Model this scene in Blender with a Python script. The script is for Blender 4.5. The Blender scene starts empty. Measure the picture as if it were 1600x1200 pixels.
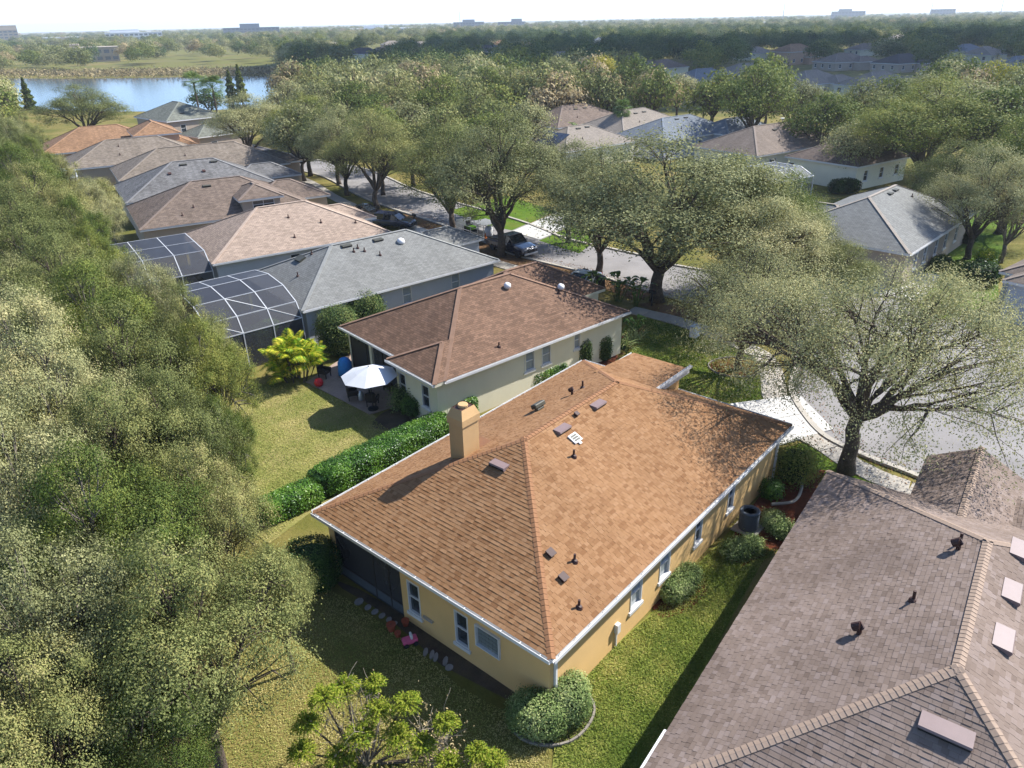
import bpy, math, random
import numpy as np
from mathutils import Matrix, Vector

R = math.radians
sc = bpy.context.scene
rng = random.Random(7)
col = sc.collection

# ------------------------------------------------------------------ camera
CAM_H = 20.5
FOC, HOR, SLOPE = 1160.0, 30.0, -0.0225      # survey of the photograph (1600 x 1200)
roll = math.atan(SLOPE)
pitch = math.atan((600 - HOR) * math.cos(roll) / FOC)
FW = np.array([0, math.cos(pitch), -math.sin(pitch)])
UP = np.array([0, math.sin(pitch), math.cos(pitch)])
RT = np.array([1.0, 0, 0])
IX = math.cos(roll) * RT + math.sin(roll) * UP
IY = math.sin(roll) * RT - math.cos(roll) * UP
CAM = np.array([0, 0, CAM_H])
cd = bpy.data.cameras.new('camera')
cd.sensor_width = 36.0
cd.lens = FOC / 1600 * 36.0
cd.clip_start = 0.5
cd.clip_end = 30000
cam = bpy.data.objects.new('camera', cd)
col.objects.link(cam)
m = Matrix.Identity(4)
for i in range(3):
    m[i][0] = IX[i]; m[i][1] = -IY[i]; m[i][2] = -FW[i]; m[i][3] = CAM[i]
cam.matrix_world = m
sc.camera = cam

# ------------------------------------------------------------------ light
SUN_EL, SUN_AZ = R(44), R(26)                # azimuth from +X, counter-clockwise
sun_dir = Vector((math.cos(SUN_EL) * math.cos(SUN_AZ), math.cos(SUN_EL) * math.sin(SUN_AZ), math.sin(SUN_EL)))
w = bpy.data.worlds.new('World')
sc.world = w
w.use_nodes = True
wn = w.node_tree
sky = wn.nodes.new('ShaderNodeTexSky')
sky.sky_type = 'NISHITA'
sky.sun_disc = False
sky.sun_elevation = SUN_EL
sky.sun_rotation = math.atan2(sun_dir.x, sun_dir.y)
sky.air_density = 0.6
sky.dust_density = 0.3
sky.ozone_density = 3.0
bg = wn.nodes['Background']
bg.inputs['Strength'].default_value = 0.125
wn.links.new(sky.outputs[0], bg.inputs[0])
sd = bpy.data.lights.new('sun', 'SUN')
sd.energy = 3.7
sd.angle = R(0.53)
sd.color = (1.0, 0.975, 0.935)
so = bpy.data.objects.new('sun', sd)
col.objects.link(so)
so.rotation_euler = sun_dir.to_track_quat('Z', 'Y').to_euler()
so.location = (0, 0, 200)
vs = sc.view_settings
vs.view_transform = 'Standard'
vs.look = 'None'
vs.exposure = 1.45
vs.gamma = 1.0
vs.use_curve_mapping = False
cy = sc.cycles
cy.max_bounces = 6
cy.diffuse_bounces = 3
cy.glossy_bounces = 3
cy.transmission_bounces = 4
cy.transparent_max_bounces = 12
cy.volume_bounces = 0
cy.use_denoising = True
cy.caustics_reflective = False
cy.caustics_refractive = False
cy.sample_clamp_indirect = 4.0

# ------------------------------------------------------------------ survey helpers
def gp(x, y, z=0.0):
    """the place in the world, at height z, that the photograph shows at (x, y)"""
    d = FW + IX * (x - 800) / FOC + IY * (y - 600) / FOC
    t = (z - CAM_H) / d[2]
    p = CAM + t * d
    return Vector((float(p[0]), float(p[1]), z))

def depth(p):
    return float((np.array(p) - CAM) @ FW)

# ------------------------------------------------------------------ object helpers
def thing(name, label, cat, loc=(0, 0, 0), rz=0.0, group=None, kind=None):
    o = bpy.data.objects.new(name, None)
    o.empty_display_size = 0.2
    col.objects.link(o)
    o.location = loc
    o.rotation_euler = (0, 0, rz)
    return tag(o, label, cat, group, kind)

def tag(o, label=None, cat=None, group=None, kind=None):
    if label: o['label'] = label
    if cat: o['category'] = cat
    if group: o['group'] = group
    if kind: o['kind'] = kind
    return o

def link(name, me, parent=None, loc=None, rz=None, kind=None):
    o = bpy.data.objects.new(name, me)
    col.objects.link(o)
    if parent is not None: o.parent = parent
    if loc is not None: o.location = loc
    if rz is not None: o.rotation_euler = (0, 0, rz)
    if kind: o['kind'] = kind
    return o

def copy_tree(o, parent=None):
    c = o.copy()
    col.objects.link(c)
    c.parent = parent
    for ch in o.children:
        copy_tree(ch, c)
    return c

class MB:
    """collects faces, builds one mesh"""
    def __init__(s):
        s.v = []; s.f = []; s.uv = {}; s.rnd = {}
    def face(s, pts, uv=None, rnd=None):
        n = len(s.v)
        s.v += [tuple(p) for p in pts]
        s.f.append(tuple(range(n, n + len(pts))))
        if uv: s.uv[len(s.f) - 1] = uv
        if rnd is not None: s.rnd[len(s.f) - 1] = rnd
        return s
    def box(s, x0, x1, y0, y1, z0, z1, M=None, skip=''):
        c = [(x0, y0, z0), (x1, y0, z0), (x1, y1, z0), (x0, y1, z0), (x0, y0, z1), (x1, y0, z1), (x1, y1, z1), (x0, y1, z1)]
        if M is not None: c = [tuple(M @ Vector(p)) for p in c]
        n = len(s.v); s.v += c
        for k, q in (('b', (0, 3, 2, 1)), ('t', (4, 5, 6, 7)), ('s', (0, 1, 5, 4)), ('e', (1, 2, 6, 5)), ('n', (2, 3, 7, 6)), ('w', (3, 0, 4, 7))):
            if k not in skip: s.f.append(tuple(n + i for i in q))
        return s
    def bar(s, a, b, wd, ht=None, up=(0, 0, 1)):
        """square bar from a to b"""
        a = Vector(a); b = Vector(b); ht = ht or wd
        d = (b - a); L = d.length
        if L < 1e-6: return s
        d.normalize(); u = Vector(up)
        if abs(d.dot(u)) > .99: u = Vector((1, 0, 0))
        x = d.cross(u).normalized(); y = x.cross(d).normalized()
        M = Matrix(((x.x, d.x, y.x, a.x), (x.y, d.y, y.y, a.y), (x.z, d.z, y.z, a.z), (0, 0, 0, 1)))
        return s.box(-wd / 2, wd / 2, 0, L, -ht / 2, ht / 2, M)
    def tube(s, pts, rad, n=6, cap=True):
        pts = [Vector(p) for p in pts]
        base = len(s.v)
        for i, p in enumerate(pts):
            d = (pts[min(i + 1, len(pts) - 1)] - pts[max(i - 1, 0)])
            d = d.normalized() if d.length > 1e-9 else Vector((0, 0, 1))
            u = Vector((0, 0, 1)) if abs(d.z) < .9 else Vector((1, 0, 0))
            x = d.cross(u).normalized(); y = x.cross(d)
            r = rad[i] if hasattr(rad, '__len__') else rad
            for k in range(n):
                a = 2 * math.pi * k / n
                s.v.append(tuple(p + x * (r * math.cos(a)) + y * (r * math.sin(a))))
        for i in range(len(pts) - 1):
            for k in range(n):
                a = base + i * n + k; b = base + i * n + (k + 1) % n
                s.f.append((a, b, b + n, a + n))
        if cap:
            s.f.append(tuple(base + k for k in range(n))[::-1])
            s.f.append(tuple(base + (len(pts) - 1) * n + k for k in range(n)))
        return s
    def lathe(s, prof, n=16, c=(0, 0, 0), M=None):
        base = len(s.v)
        for r, z in prof:
            for k in range(n):
                a = 2 * math.pi * k / n
                p = Vector((c[0] + r * math.cos(a), c[1] + r * math.sin(a), c[2] + z))
                s.v.append(tuple(M @ p if M is not None else p))
        for i in range(len(prof) - 1):
            for k in range(n):
                a = base + i * n + k; b = base + i * n + (k + 1) % n
                s.f.append((a, b, b + n, a + n))
        s.f.append(tuple(base + k for k in range(n))[::-1])
        s.f.append(tuple(base + (len(prof) - 1) * n + k for k in range(n)))
        return s
    def prism(s, poly, z0, z1):
        n = len(s.v); k = len(poly)
        s.v += [(p[0], p[1], z0) for p in poly] + [(p[0], p[1], z1) for p in poly]
        s.f.append(tuple(range(n, n + k))[::-1]); s.f.append(tuple(range(n + k, n + 2 * k)))
        for i in range(k):
            j = (i + 1) % k
            s.f.append((n + i, n + j, n + k + j, n + k + i))
        return s
    def mesh(s, name, mat, smooth=False):
        me = bpy.data.meshes.new(name)
        me.from_pydata(s.v, [], s.f)
        if s.uv:
            ul = me.uv_layers.new(name='UVMap')
            for i, uv in s.uv.items():
                for k, li in enumerate(me.polygons[i].loop_indices): ul.data[li].uv = uv[k]
        if s.rnd:
            at = me.attributes.new('rnd', 'FLOAT', 'FACE')
            at.data.foreach_set('value', [s.rnd.get(i, .5) for i in range(len(s.f))])
        if mat is not None: me.materials.append(mat)
        if smooth: me.shade_smooth()
        me.update()
        return me
    def build(s, name, mat, parent=None, loc=None, rz=None, smooth=False, kind=None, bevel=0):
        o = link(name, s.mesh(name, mat, smooth), parent, loc, rz, kind)
        if bevel:
            b = o.modifiers.new('bevel', 'BEVEL'); b.width = bevel; b.segments = 2; b.limit_method = 'ANGLE'; b.angle_limit = R(35)
        return o

def npmesh(name, verts, quads, mat, rnd=None, smooth=False):
    me = bpy.data.meshes.new(name)
    verts = np.asarray(verts, np.float32); quads = np.asarray(quads, np.int32)
    k = quads.shape[1]
    me.vertices.add(len(verts)); me.vertices.foreach_set('co', verts.ravel())
    me.loops.add(quads.size); me.loops.foreach_set('vertex_index', quads.ravel())
    me.polygons.add(len(quads))
    me.polygons.foreach_set('loop_start', np.arange(0, quads.size, k, dtype=np.int32))
    me.polygons.foreach_set('loop_total', np.full(len(quads), k, np.int32))
    if rnd is not None:
        at = me.attributes.new('rnd', 'FLOAT', 'FACE'); at.data.foreach_set('value', np.asarray(rnd, np.float32))
    me.materials.append(mat)
    me.update(calc_edges=True)
    if smooth: me.shade_smooth()
    return me

# ------------------------------------------------------------------ materials
def lin(r, g, b, k=1.0):
    k *= .8
    f = lambda c: (c / 255 / 12.92) if c / 255 <= .04045 else ((c / 255 + .055) / 1.055) ** 2.4
    return (f(r) * k, f(g) * k, f(b) * k, 1)

def newmat(name):
    mt = bpy.data.materials.new(name); mt.use_nodes = True
    nt = mt.node_tree; b = nt.nodes['Principled BSDF']
    return mt, nt, b

def ramp(nt, fac, stops):
    r = nt.nodes.new('ShaderNodeValToRGB')
    e = r.color_ramp.elements
    while len(e) < len(stops): e.new(.5)
    for i, (p, c) in enumerate(stops): e[i].position = p; e[i].color = c
    nt.links.new(fac, r.inputs[0])
    return r.outputs[0]

def noise(nt, scale, detail=4, rough=.55, coord='Object', dist=0):
    tc = nt.nodes.new('ShaderNodeTexCoord'); n = nt.nodes.new('ShaderNodeTexNoise')
    n.inputs['Scale'].default_value = scale; n.inputs['Detail'].default_value = detail
    n.inputs['Roughness'].default_value = rough; n.inputs['Distortion'].default_value = dist
    nt.links.new(tc.outputs[coord], n.inputs['Vector'])
    return n.outputs[0]

def mixc(nt, fac, a, b, mode='MIX'):
    x = nt.nodes.new('ShaderNodeMix'); x.data_type = 'RGBA'; x.blend_type = mode
    for s, v in ((x.inputs[0], fac), (x.inputs[6], a), (x.inputs[7], b)):
        if hasattr(v, 'is_linked'): nt.links.new(v, s)
        else: s.default_value = v
    return x.outputs[2]

def math_n(nt, op, a, b=None):
    x = nt.nodes.new('ShaderNodeMath'); x.operation = op
    for s, v in ((x.inputs[0], a), (x.inputs[1], b)):
        if v is None: continue
        if hasattr(v, 'is_linked'): nt.links.new(v, s)
        else: s.default_value = v
    return x.outputs[0]

def bump(nt, b, h, strength, dist=.02):
    n = nt.nodes.new('ShaderNodeBump'); n.inputs['Strength'].default_value = strength; n.inputs['Distance'].default_value = dist
    nt.links.new(h, n.inputs['Height']); nt.links.new(n.outputs[0], b.inputs['Normal'])

def plain(name, c, var=.12, scale=2.0, rough=.75, bmp=0.0, bscale=40, spec=.3, metal=0.0, fine=0.0, fscale=60):
    mt, nt, b = newmat(name)
    d = tuple(x * (1 - var) for x in c[:3]) + (1,); l = tuple(min(x * (1 + var), 1) for x in c[:3]) + (1,)
    colr = ramp(nt, noise(nt, scale, 5), [(.3, d), (.7, l)])
    if fine:
        colr = mixc(nt, fine, colr, ramp(nt, noise(nt, fscale, 3), [(.35, (.2, .2, .2, 1)), (.65, (1, 1, 1, 1))]), 'MULTIPLY')
    nt.links.new(colr, b.inputs['Base Color'])
    b.inputs['Roughness'].default_value = rough; b.inputs['Specular IOR Level'].default_value = spec; b.inputs['Metallic'].default_value = metal
    if bmp: bump(nt, b, noise(nt, bscale, 4), bmp)
    return mt

def leafmat(name, stops, trans=.26, rough=.65, spec=.08, hue=.0):
    """foliage: colour varies by clump and leaf (face attribute) and by plant"""
    mt, nt, b = newmat(name)
    at = nt.nodes.new('ShaderNodeAttribute'); at.attribute_name = 'rnd'
    oi = nt.nodes.new('ShaderNodeObjectInfo')
    f = math_n(nt, 'ADD', at.outputs['Fac'], math_n(nt, 'MULTIPLY', math_n(nt, 'SUBTRACT', oi.outputs['Random'], .5), .42))
    c = ramp(nt, f, [(p_, tuple(min(x * 1.75, .8) for x in q_[:3]) + (1,)) for p_, q_ in stops])
    nt.links.new(c, b.inputs['Base Color'])
    b.inputs['Roughness'].default_value = rough; b.inputs['Specular IOR Level'].default_value = spec
    tr = nt.nodes.new('ShaderNodeBsdfTranslucent'); mx = nt.nodes.new('ShaderNodeMixShader'); mx.inputs[0].default_value = trans
    nt.links.new(c, tr.inputs[0]); nt.links.new(b.outputs[0], mx.inputs[1]); nt.links.new(tr.outputs[0], mx.inputs[2])
    nt.links.new(mx.outputs[0], nt.nodes['Material Output'].inputs[0])
    return mt

def shinglemat(name, stops, streak=.25, use_attr=True, sscale=.35):
    """one colour for each shingle (face attribute, or the object's own number) under weather streaks"""
    mt, nt, b = newmat(name)
    if use_attr:
        at = nt.nodes.new('ShaderNodeAttribute'); at.attribute_name = 'rnd'; f = at.outputs['Fac']
    else:
        f = nt.nodes.new('ShaderNodeObjectInfo').outputs['Random']
    c = ramp(nt, f, stops)
    g = nt.nodes.new('ShaderNodeNewGeometry'); n = nt.nodes.new('ShaderNodeTexNoise'); n.inputs['Scale'].default_value = sscale; n.inputs['Detail'].default_value = 5
    nt.links.new(g.outputs['Position'], n.inputs['Vector'])
    c = mixc(nt, streak, c, ramp(nt, n.outputs[0], [(.3, (.45, .43, .42, 1)), (.62, (1, 1, 1, 1))]), 'MULTIPLY')
    n2 = nt.nodes.new('ShaderNodeTexNoise'); n2.inputs['Scale'].default_value = 90; nt.links.new(g.outputs['Position'], n2.inputs['Vector'])
    c = mixc(nt, .35, c, ramp(nt, n2.outputs[0], [(.35, (.55, .55, .55, 1)), (.65, (1, 1, 1, 1))]), 'MULTIPLY')
    nt.links.new(c, b.inputs['Base Color']); b.inputs['Roughness'].default_value = .9; b.inputs['Specular IOR Level'].default_value = .15
    bump(nt, b, n2.outputs[0], .25, .01)
    return mt

def roofmat(name, c, var=.25, streak=.35, contrast=.5):
    """shingle courses of a roof too far away to tell the pieces apart (UV in metres)"""
    mt, nt, b = newmat(name)
    tc = nt.nodes.new('ShaderNodeTexCoord'); br = nt.nodes.new('ShaderNodeTexBrick')
    nt.links.new(tc.outputs['UV'], br.inputs['Vector'])
    br.inputs['Scale'].default_value = 1.0; br.inputs['Brick Width'].default_value = .34; br.inputs['Row Height'].default_value = .15
    br.inputs['Mortar Size'].default_value = .010; br.inputs['Mortar Smooth'].default_value = .3
    br.inputs['Color1'].default_value = tuple(x * (1 - var) for x in c[:3]) + (1,)
    br.inputs['Color2'].default_value = tuple(x * (1 + var) for x in c[:3]) + (1,)
    br.inputs['Mortar'].default_value = tuple(x * (1 - contrast) for x in c[:3]) + (1,)
    g = nt.nodes.new('ShaderNodeNewGeometry'); n = nt.nodes.new('ShaderNodeTexNoise'); n.inputs['Scale'].default_value = .3; n.inputs['Detail'].default_value = 6; n.inputs['Roughness'].default_value = .65
    nt.links.new(g.outputs['Position'], n.inputs['Vector'])
    cc = mixc(nt, streak, br.outputs[0], ramp(nt, n.outputs[0], [(.32, (.42, .41, .4, 1)), (.62, (1, 1, 1, 1))]), 'MULTIPLY')
    mp = nt.nodes.new('ShaderNodeMapping'); mp.inputs['Scale'].default_value = (2.2, .12, 1); n3 = nt.nodes.new('ShaderNodeTexNoise'); n3.inputs['Scale'].default_value = 1.0; n3.inputs['Detail'].default_value = 5
    nt.links.new(tc.outputs['UV'], mp.inputs['Vector']); nt.links.new(mp.outputs[0], n3.inputs['Vector'])
    cc = mixc(nt, streak * .9, cc, ramp(nt, n3.outputs[0], [(.38, (.5, .49, .48, 1)), (.6, (1, 1, 1, 1))]), 'MULTIPLY')
    nt.links.new(cc, b.inputs['Base Color']); b.inputs['Roughness'].default_value = .9; b.inputs['Specular IOR Level'].default_value = .15
    bump(nt, b, br.outputs[1], -.5, .012)
    return mt

def glassmat(name, c, rough=.06, spec=.6):
    mt, nt, b = newmat(name)
    nt.links.new(ramp(nt, noise(nt, 1.3, 2), [(.35, tuple(x * .7 for x in c[:3]) + (1,)), (.7, c)]), b.inputs['Base Color'])
    b.inputs['Roughness'].default_value = rough; b.inputs['Specular IOR Level'].default_value = spec
    return mt

def screenmat(name, c, opac):
    mt, nt, b = newmat(name)
    b.inputs['Base Color'].default_value = c; b.inputs['Roughness'].default_value = .6
    t = nt.nodes.new('ShaderNodeBsdfTransparent'); mx = nt.nodes.new('ShaderNodeMixShader')
    nt.links.new(math_n(nt, 'ADD', math_n(nt, 'MULTIPLY', noise(nt, .7, 2), .2), opac - .1), mx.inputs[0])
    nt.links.new(t.outputs[0], mx.inputs[1]); nt.links.new(b.outputs[0], mx.inputs[2]); nt.links.new(mx.outputs[0], nt.nodes['Material Output'].inputs[0])
    return mt

def grassmat(name, stops, scale=.16, fine=.55, fscale=9.0, bs=.6):
    mt, nt, b = newmat(name)
    n1 = noise(nt, scale, 8, .62); 
    c = ramp(nt, n1, stops)
    n2 = noise(nt, fscale, 6, .7)
    c = mixc(nt, fine, c, ramp(nt, n2, [(.3, (.38, .42, .3, 1)), (.62, (1.0, 1.0, .95, 1))]), 'MULTIPLY')
    n3 = noise(nt, 1.1, 5, .6, dist=.6)
    c = mixc(nt, .45, c, ramp(nt, n3, [(.35, (.62, .66, .5, 1)), (.6, (1, 1, 1, 1))]), 'MULTIPLY')
    nt.links.new(c, b.inputs['Base Color']); b.inputs['Roughness'].default_value = .95; b.inputs['Specular IOR Level'].default_value = .1
    bump(nt, b, n2, bs, .06)
    return mt

G4 = (0, 0, 0, 1)
MT = {}
MT['grass'] = grassmat('grass', [(.3, lin(106, 112, 52, .75)), (.45, lin(134, 130, 66, .75)), (.58, lin(165, 148, 90, .75)), (.72, lin(128, 128, 62, .75))])
MT['lawn_green'] = grassmat('lawn_green', [(.32, lin(92, 120, 40, .7)), (.5, lin(122, 148, 52, .7)), (.68, lin(150, 152, 70, .7))], scale=.3)
MT['lawn_side'] = grassmat('lawn_side', [(.3, lin(98, 122, 44, .8)), (.45, lin(134, 148, 64, .8)), (.62, lin(170, 164, 90, .8)), (.75, lin(122, 138, 55, .8))], scale=.42, fscale=7)
MT['lawn_dry'] = grassmat('lawn_dry', [(.3, lin(138, 146, 70, .7)), (.46, lin(170, 166, 96, .7)), (.6, lin(192, 176, 118, .7)), (.74, lin(150, 154, 80, .7))], scale=.3, fine=.42)
MT['lawn_bright'] = grassmat('lawn_bright', [(.3, lin(98, 136, 34, .55)), (.5, lin(122, 156, 46, .55)), (.7, lin(146, 158, 66, .55))], scale=.3, fine=.35)
MT['wood_floor'] = grassmat('wood_floor', [(.3, lin(96, 84, 58, .6)), (.5, lin(122, 106, 74, .6)), (.7, lin(96, 98, 52, .6))], scale=.5)
MT['meadow'] = grassmat('meadow', [(.3, lin(150, 138, 92, .7)), (.5, lin(140, 140, 74, .7)), (.7, lin(170, 150, 104, .7))], scale=.02, fscale=1.0)
MT['mulch'] = grassmat('mulch', [(.3, lin(110, 58, 40, .6)), (.55, lin(150, 84, 58, .6)), (.7, lin(96, 60, 46, .6))], scale=2.0, fscale=30)
MT['soil'] = grassmat('soil', [(.3, lin(98, 84, 76, .6)), (.5, lin(128, 112, 98, .6)), (.7, lin(146, 126, 100, .6))], scale=1.2, fscale=24)
MT['litter'] = grassmat('litter', [(.3, lin(128, 96, 72, .7)), (.5, lin(160, 124, 94, .7)), (.7, lin(140, 126, 80, .7))], scale=.6, fscale=14)
MT['asphalt'] = plain('asphalt', lin(192, 186, 182, .55), .2, .35, .9, .2, 30, fine=.25, fscale=40)
MT['concrete'] = plain('concrete', lin(226, 216, 200, .6), .09, .9, .85, .15, 40, fine=.15, fscale=20)
MT['edging'] = plain('edging', lin(190, 180, 164, .5), .15, 2, .9)
MT['drive'] = plain('drive_concrete', lin(240, 236, 228, .68), .06, .7, .85, .1, 40, fine=.1, fscale=20)
MT['paver'] = roofmat('paver', lin(186, 166, 152, .7), .15, .3, .4)
MT['white'] = plain('white_paint', (.62, .61, .59, 1), .05, 1.5, .5)
MT['tan_wall'] = plain('tan_stucco', lin(238, 196, 132, 1.0), .06, .8, .9, .35, 70)
MT['cream_wall'] = plain('cream_stucco', lin(238, 230, 202, 1.0), .05, .8, .9, .3, 70)
MT['blue_wall'] = plain('pale_blue_stucco', lin(214, 218, 226, .75), .05, .8, .9, .3, 70)
MT['beige_wall'] = plain('beige_stucco', lin(206, 188, 168, .75), .06, .8, .9, .3, 70)
MT['pink_wall'] = plain('pink_stucco', lin(232, 190, 158, .75), .06, .8, .9, .3, 70)
MT['chimney'] = plain('chimney_stucco', lin(224, 182, 128, .8), .07, 1.2, .9, .35, 70)
MT['pane'] = glassmat('pane', (.035, .045, .055, 1))
MT['blind_pane'] = glassmat('blind_pane', (.34, .38, .40, 1), .12)
MT['glass_block'] = glassmat('glass_block', (.22, .25, .25, 1), .15)
MT['dark_frame'] = plain('dark_bronze', (.03, .027, .025, 1), .1, 2, .45)
MT['black'] = plain('black_plastic', (.018, .018, .02, 1), .1, 3, .5)
MT['screen'] = screenmat('screen', (.03, .032, .04, 1), .8)
MT['screen_pale'] = screenmat('screen_pale', (.10, .11, .13, 1), .5)
MT['lanai_floor'] = plain('lanai_floor', lin(120, 140, 165, .5), .15, 1, .35)
MT['vent_pink'] = plain('vent_pink', lin(206, 176, 170, .4), .06, 3, .5)
MT['vent_dark'] = plain('vent_dark', lin(92, 62, 54, .6), .15, 6, .6)
MT['vent_grey'] = plain('vent_grey', lin(100, 98, 84, .6), .12, 6, .5)
MT['metal'] = plain('galvanised', (.45, .46, .47, 1), .12, 4, .4, metal=.6)
MT['ac'] = plain('ac_grey', lin(112, 122, 132, .6), .12, 5, .5)
MT['solar'] = glassmat('solar', (.02, .024, .04, 1), .12)
MT['bark'] = plain('bark', lin(128, 112, 96, .55), .35, 3.5, .95, .8, 18, fine=.4, fscale=14)
MT['bark_pale'] = plain('bark_pale', lin(176, 164, 146, .6), .3, 3.5, .95, .7, 18, fine=.4, fscale=14)
MT['leaf_oak'] = leafmat('leaf_oak', [(.0, lin(64, 72, 40, .66)), (.3, lin(104, 112, 64, .66)), (.55, lin(134, 138, 84, .66)), (.8, lin(156, 152, 92, .66)), (1, lin(184, 172, 120, .66))])
MT['leaf_grey'] = leafmat('leaf_grey', [(.0, lin(78, 82, 50, .8)), (.3, lin(114, 116, 76, .8)), (.55, lin(144, 144, 100, .8)), (.8, lin(168, 162, 114, .8)), (1, lin(188, 176, 130, .8))])
MT['leaf_green'] = leafmat('leaf_green', [(.0, lin(54, 70, 32, .66)), (.35, lin(90, 106, 50, .66)), (.65, lin(126, 134, 66, .66)), (1, lin(162, 156, 82, .66))])
MT['leaf_dark'] = leafmat('leaf_dark', [(.0, lin(36, 52, 30, .8)), (.4, lin(62, 82, 44, .8)), (.7, lin(88, 104, 56, .8)), (1, lin(120, 124, 72, .8))])
MT['leaf_yellow'] = leafmat('leaf_yellow', [(.0, lin(96, 98, 30, .8)), (.4, lin(140, 140, 44, .8)), (.7, lin(172, 160, 60, .8)), (1, lin(190, 172, 80, .8))], .35)
MT['leaf_tan'] = leafmat('leaf_tan', [(.0, lin(92, 84, 58, .8)), (.4, lin(140, 126, 92, .8)), (.7, lin(168, 150, 112, .8)), (1, lin(184, 166, 126, .8))])
MT['leaf_hedge'] = leafmat('leaf_hedge', [(.0, lin(44, 78, 22, .66)), (.4, lin(82, 124, 38, .66)), (.7, lin(116, 156, 52, .66)), (1, lin(150, 176, 80, .66))], .3, .4, .4)
MT['leaf_shrub'] = leafmat('leaf_shrub', [(.0, lin(56, 72, 40, .8)), (.4, lin(98, 118, 66, .8)), (.7, lin(136, 150, 92, .8)), (1, lin(166, 172, 118, .8))], .25)
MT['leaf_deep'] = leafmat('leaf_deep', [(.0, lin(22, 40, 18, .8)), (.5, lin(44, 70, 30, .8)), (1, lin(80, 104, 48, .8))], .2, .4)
MT['leaf_feather'] = leafmat('leaf_feather', [(.0, lin(66, 92, 24, .62)), (.4, lin(108, 132, 36, .62)), (.7, lin(146, 158, 52, .62)), (1, lin(176, 176, 74, .62))], .4)
MT['leaf_palm'] = leafmat('leaf_palm', [(.0, lin(70, 110, 24, .8)), (.4, lin(124, 150, 36, .8)), (.7, lin(176, 176, 50, .8)), (1, lin(206, 190, 70, .8))], .35, .4)
MT['leaf_frond'] = leafmat('leaf_frond', [(.0, lin(54, 82, 34, .65)), (.5, lin(96, 122, 56, .65)), (1, lin(140, 152, 86, .65))], .3, .4)
# ------------------------------------------------------------------ ground, water, roads
def sheet(name, pts, z, mat, kind='structure', label=None, cat=None):
    mb = MB(); mb.face([(p[0], p[1], z) for p in pts])
    o = mb.build(name, mat)
    return tag(o, label, cat, None, kind)

def blob(cx, cy, rx, ry, n=28, wob=.12, rot=0, seed=0):
    rr = random.Random(seed); ph = [rr.uniform(0, 6.28) for _ in range(4)]
    out = []
    for k in range(n):
        a = 2 * math.pi * k / n
        q = 1 + wob * (math.sin(2 * a + ph[0]) * .5 + math.sin(3 * a + ph[1]) * .4 + math.sin(5 * a + ph[2]) * .25)
        x, y = rx * q * math.cos(a), ry * q * math.sin(a)
        out.append((cx + x * math.cos(rot) - y * math.sin(rot), cy + x * math.sin(rot) + y * math.cos(rot)))
    return out

def smooth_line(pts, n=6):
    """Catmull-Rom"""
    P = [Vector((p[0], p[1])) for p in pts]; P = [2 * P[0] - P[1]] + P + [2 * P[-1] - P[-2]]
    out = []
    for i in range(1, len(P) - 2):
        for k in range(n):
            t = k / n; a, b, c, d = P[i - 1:i + 3]
            out.append(.5 * ((2 * b) + (c - a) * t + (2 * a - 5 * b + 4 * c - d) * t * t + (3 * b - a - 3 * c + d) * t ** 3))
    out.append(P[-2])
    return out

def offset(line, d):
    out = []
    for i, p in enumerate(line):
        t = (line[min(i + 1, len(line) - 1)] - line[max(i - 1, 0)]).normalized()
        out.append(p + Vector((-t.y, t.x)) * d)      # left of travel
    return out

gm = MB()
N = 96
for r0, r1 in ((0, 150), (150, 600), (600, 2200), (2200, 9000)):
    for k in range(N):
        a0, a1 = 2 * math.pi * k / N, 2 * math.pi * (k + 1) / N
        q = [(r0 * math.cos(a0), r0 * math.sin(a0), 0), (r1 * math.cos(a0), r1 * math.sin(a0), 0), (r1 * math.cos(a1), r1 * math.sin(a1), 0), (r0 * math.cos(a1), r0 * math.sin(a1), 0)]
        gm.face(q if r0 else q[1:3] + [q[0]] if False else (q if r0 else [q[0], q[1], q[2]]))
tag(gm.build('ground', MT['grass'], loc=(0, 0, -.02)), kind='structure')

verge = smooth_line([gp(250, 215), gp(392, 255), gp(485, 275), gp(543, 305), gp(590, 325), gp(707, 365), gp(783, 400), gp(920, 436), gp(1027, 470)])
near_kerb = offset(verge, 1.3)[:-2] + smooth_line([(13.6, 56.6), (17.2, 52.6), (19.4, 48.6)] + [gp(*q) for q in ((1250, 555), (1243, 590), (1240, 610), (1255, 640), (1290, 680), (1350, 710), (1440, 745), (1560, 800))] + [(26, 23.5), (34, 18), (46, 12)])
far_kerb = offset(verge, 8.6)[:-6] + smooth_line([(13.5, 66.5), (19.5, 62), (26, 58.5), (32, 54.2), (37.5, 49.5), (46, 42), (62, 30)])
road = [tuple(p) for p in near_kerb] + [tuple(p) for p in reversed(far_kerb)]
sheet('road', road, .004, MT['asphalt'])

def kerb(line, wd, name):
    mb = MB()
    a = line; b = offset(line, -wd)
    for i in range(len(line) - 1):
        for p, q, z0, z1 in ((a, b, .13, .13),):
            mb.face([(p[i].x, p[i].y, z0), (p[i + 1].x, p[i + 1].y, z0), (q[i + 1].x, q[i + 1].y, z0), (q[i].x, q[i].y, z0)][::-1 if wd > 0 else 1])
        mb.face([(a[i].x, a[i].y, 0), (a[i + 1].x, a[i + 1].y, 0), (a[i + 1].x, a[i + 1].y, .13), (a[i].x, a[i].y, .13)])
        mb.face([(b[i].x, b[i].y, -.01), (b[i + 1].x, b[i + 1].y, -.01), (b[i + 1].x, b[i + 1].y, .13), (b[i].x, b[i].y, .13)])
    return tag(mb.build(name, MT['concrete']), kind='structure')
kerb(near_kerb, .32, 'kerb')
kerb(far_kerb, -.32, 'kerb')

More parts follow.
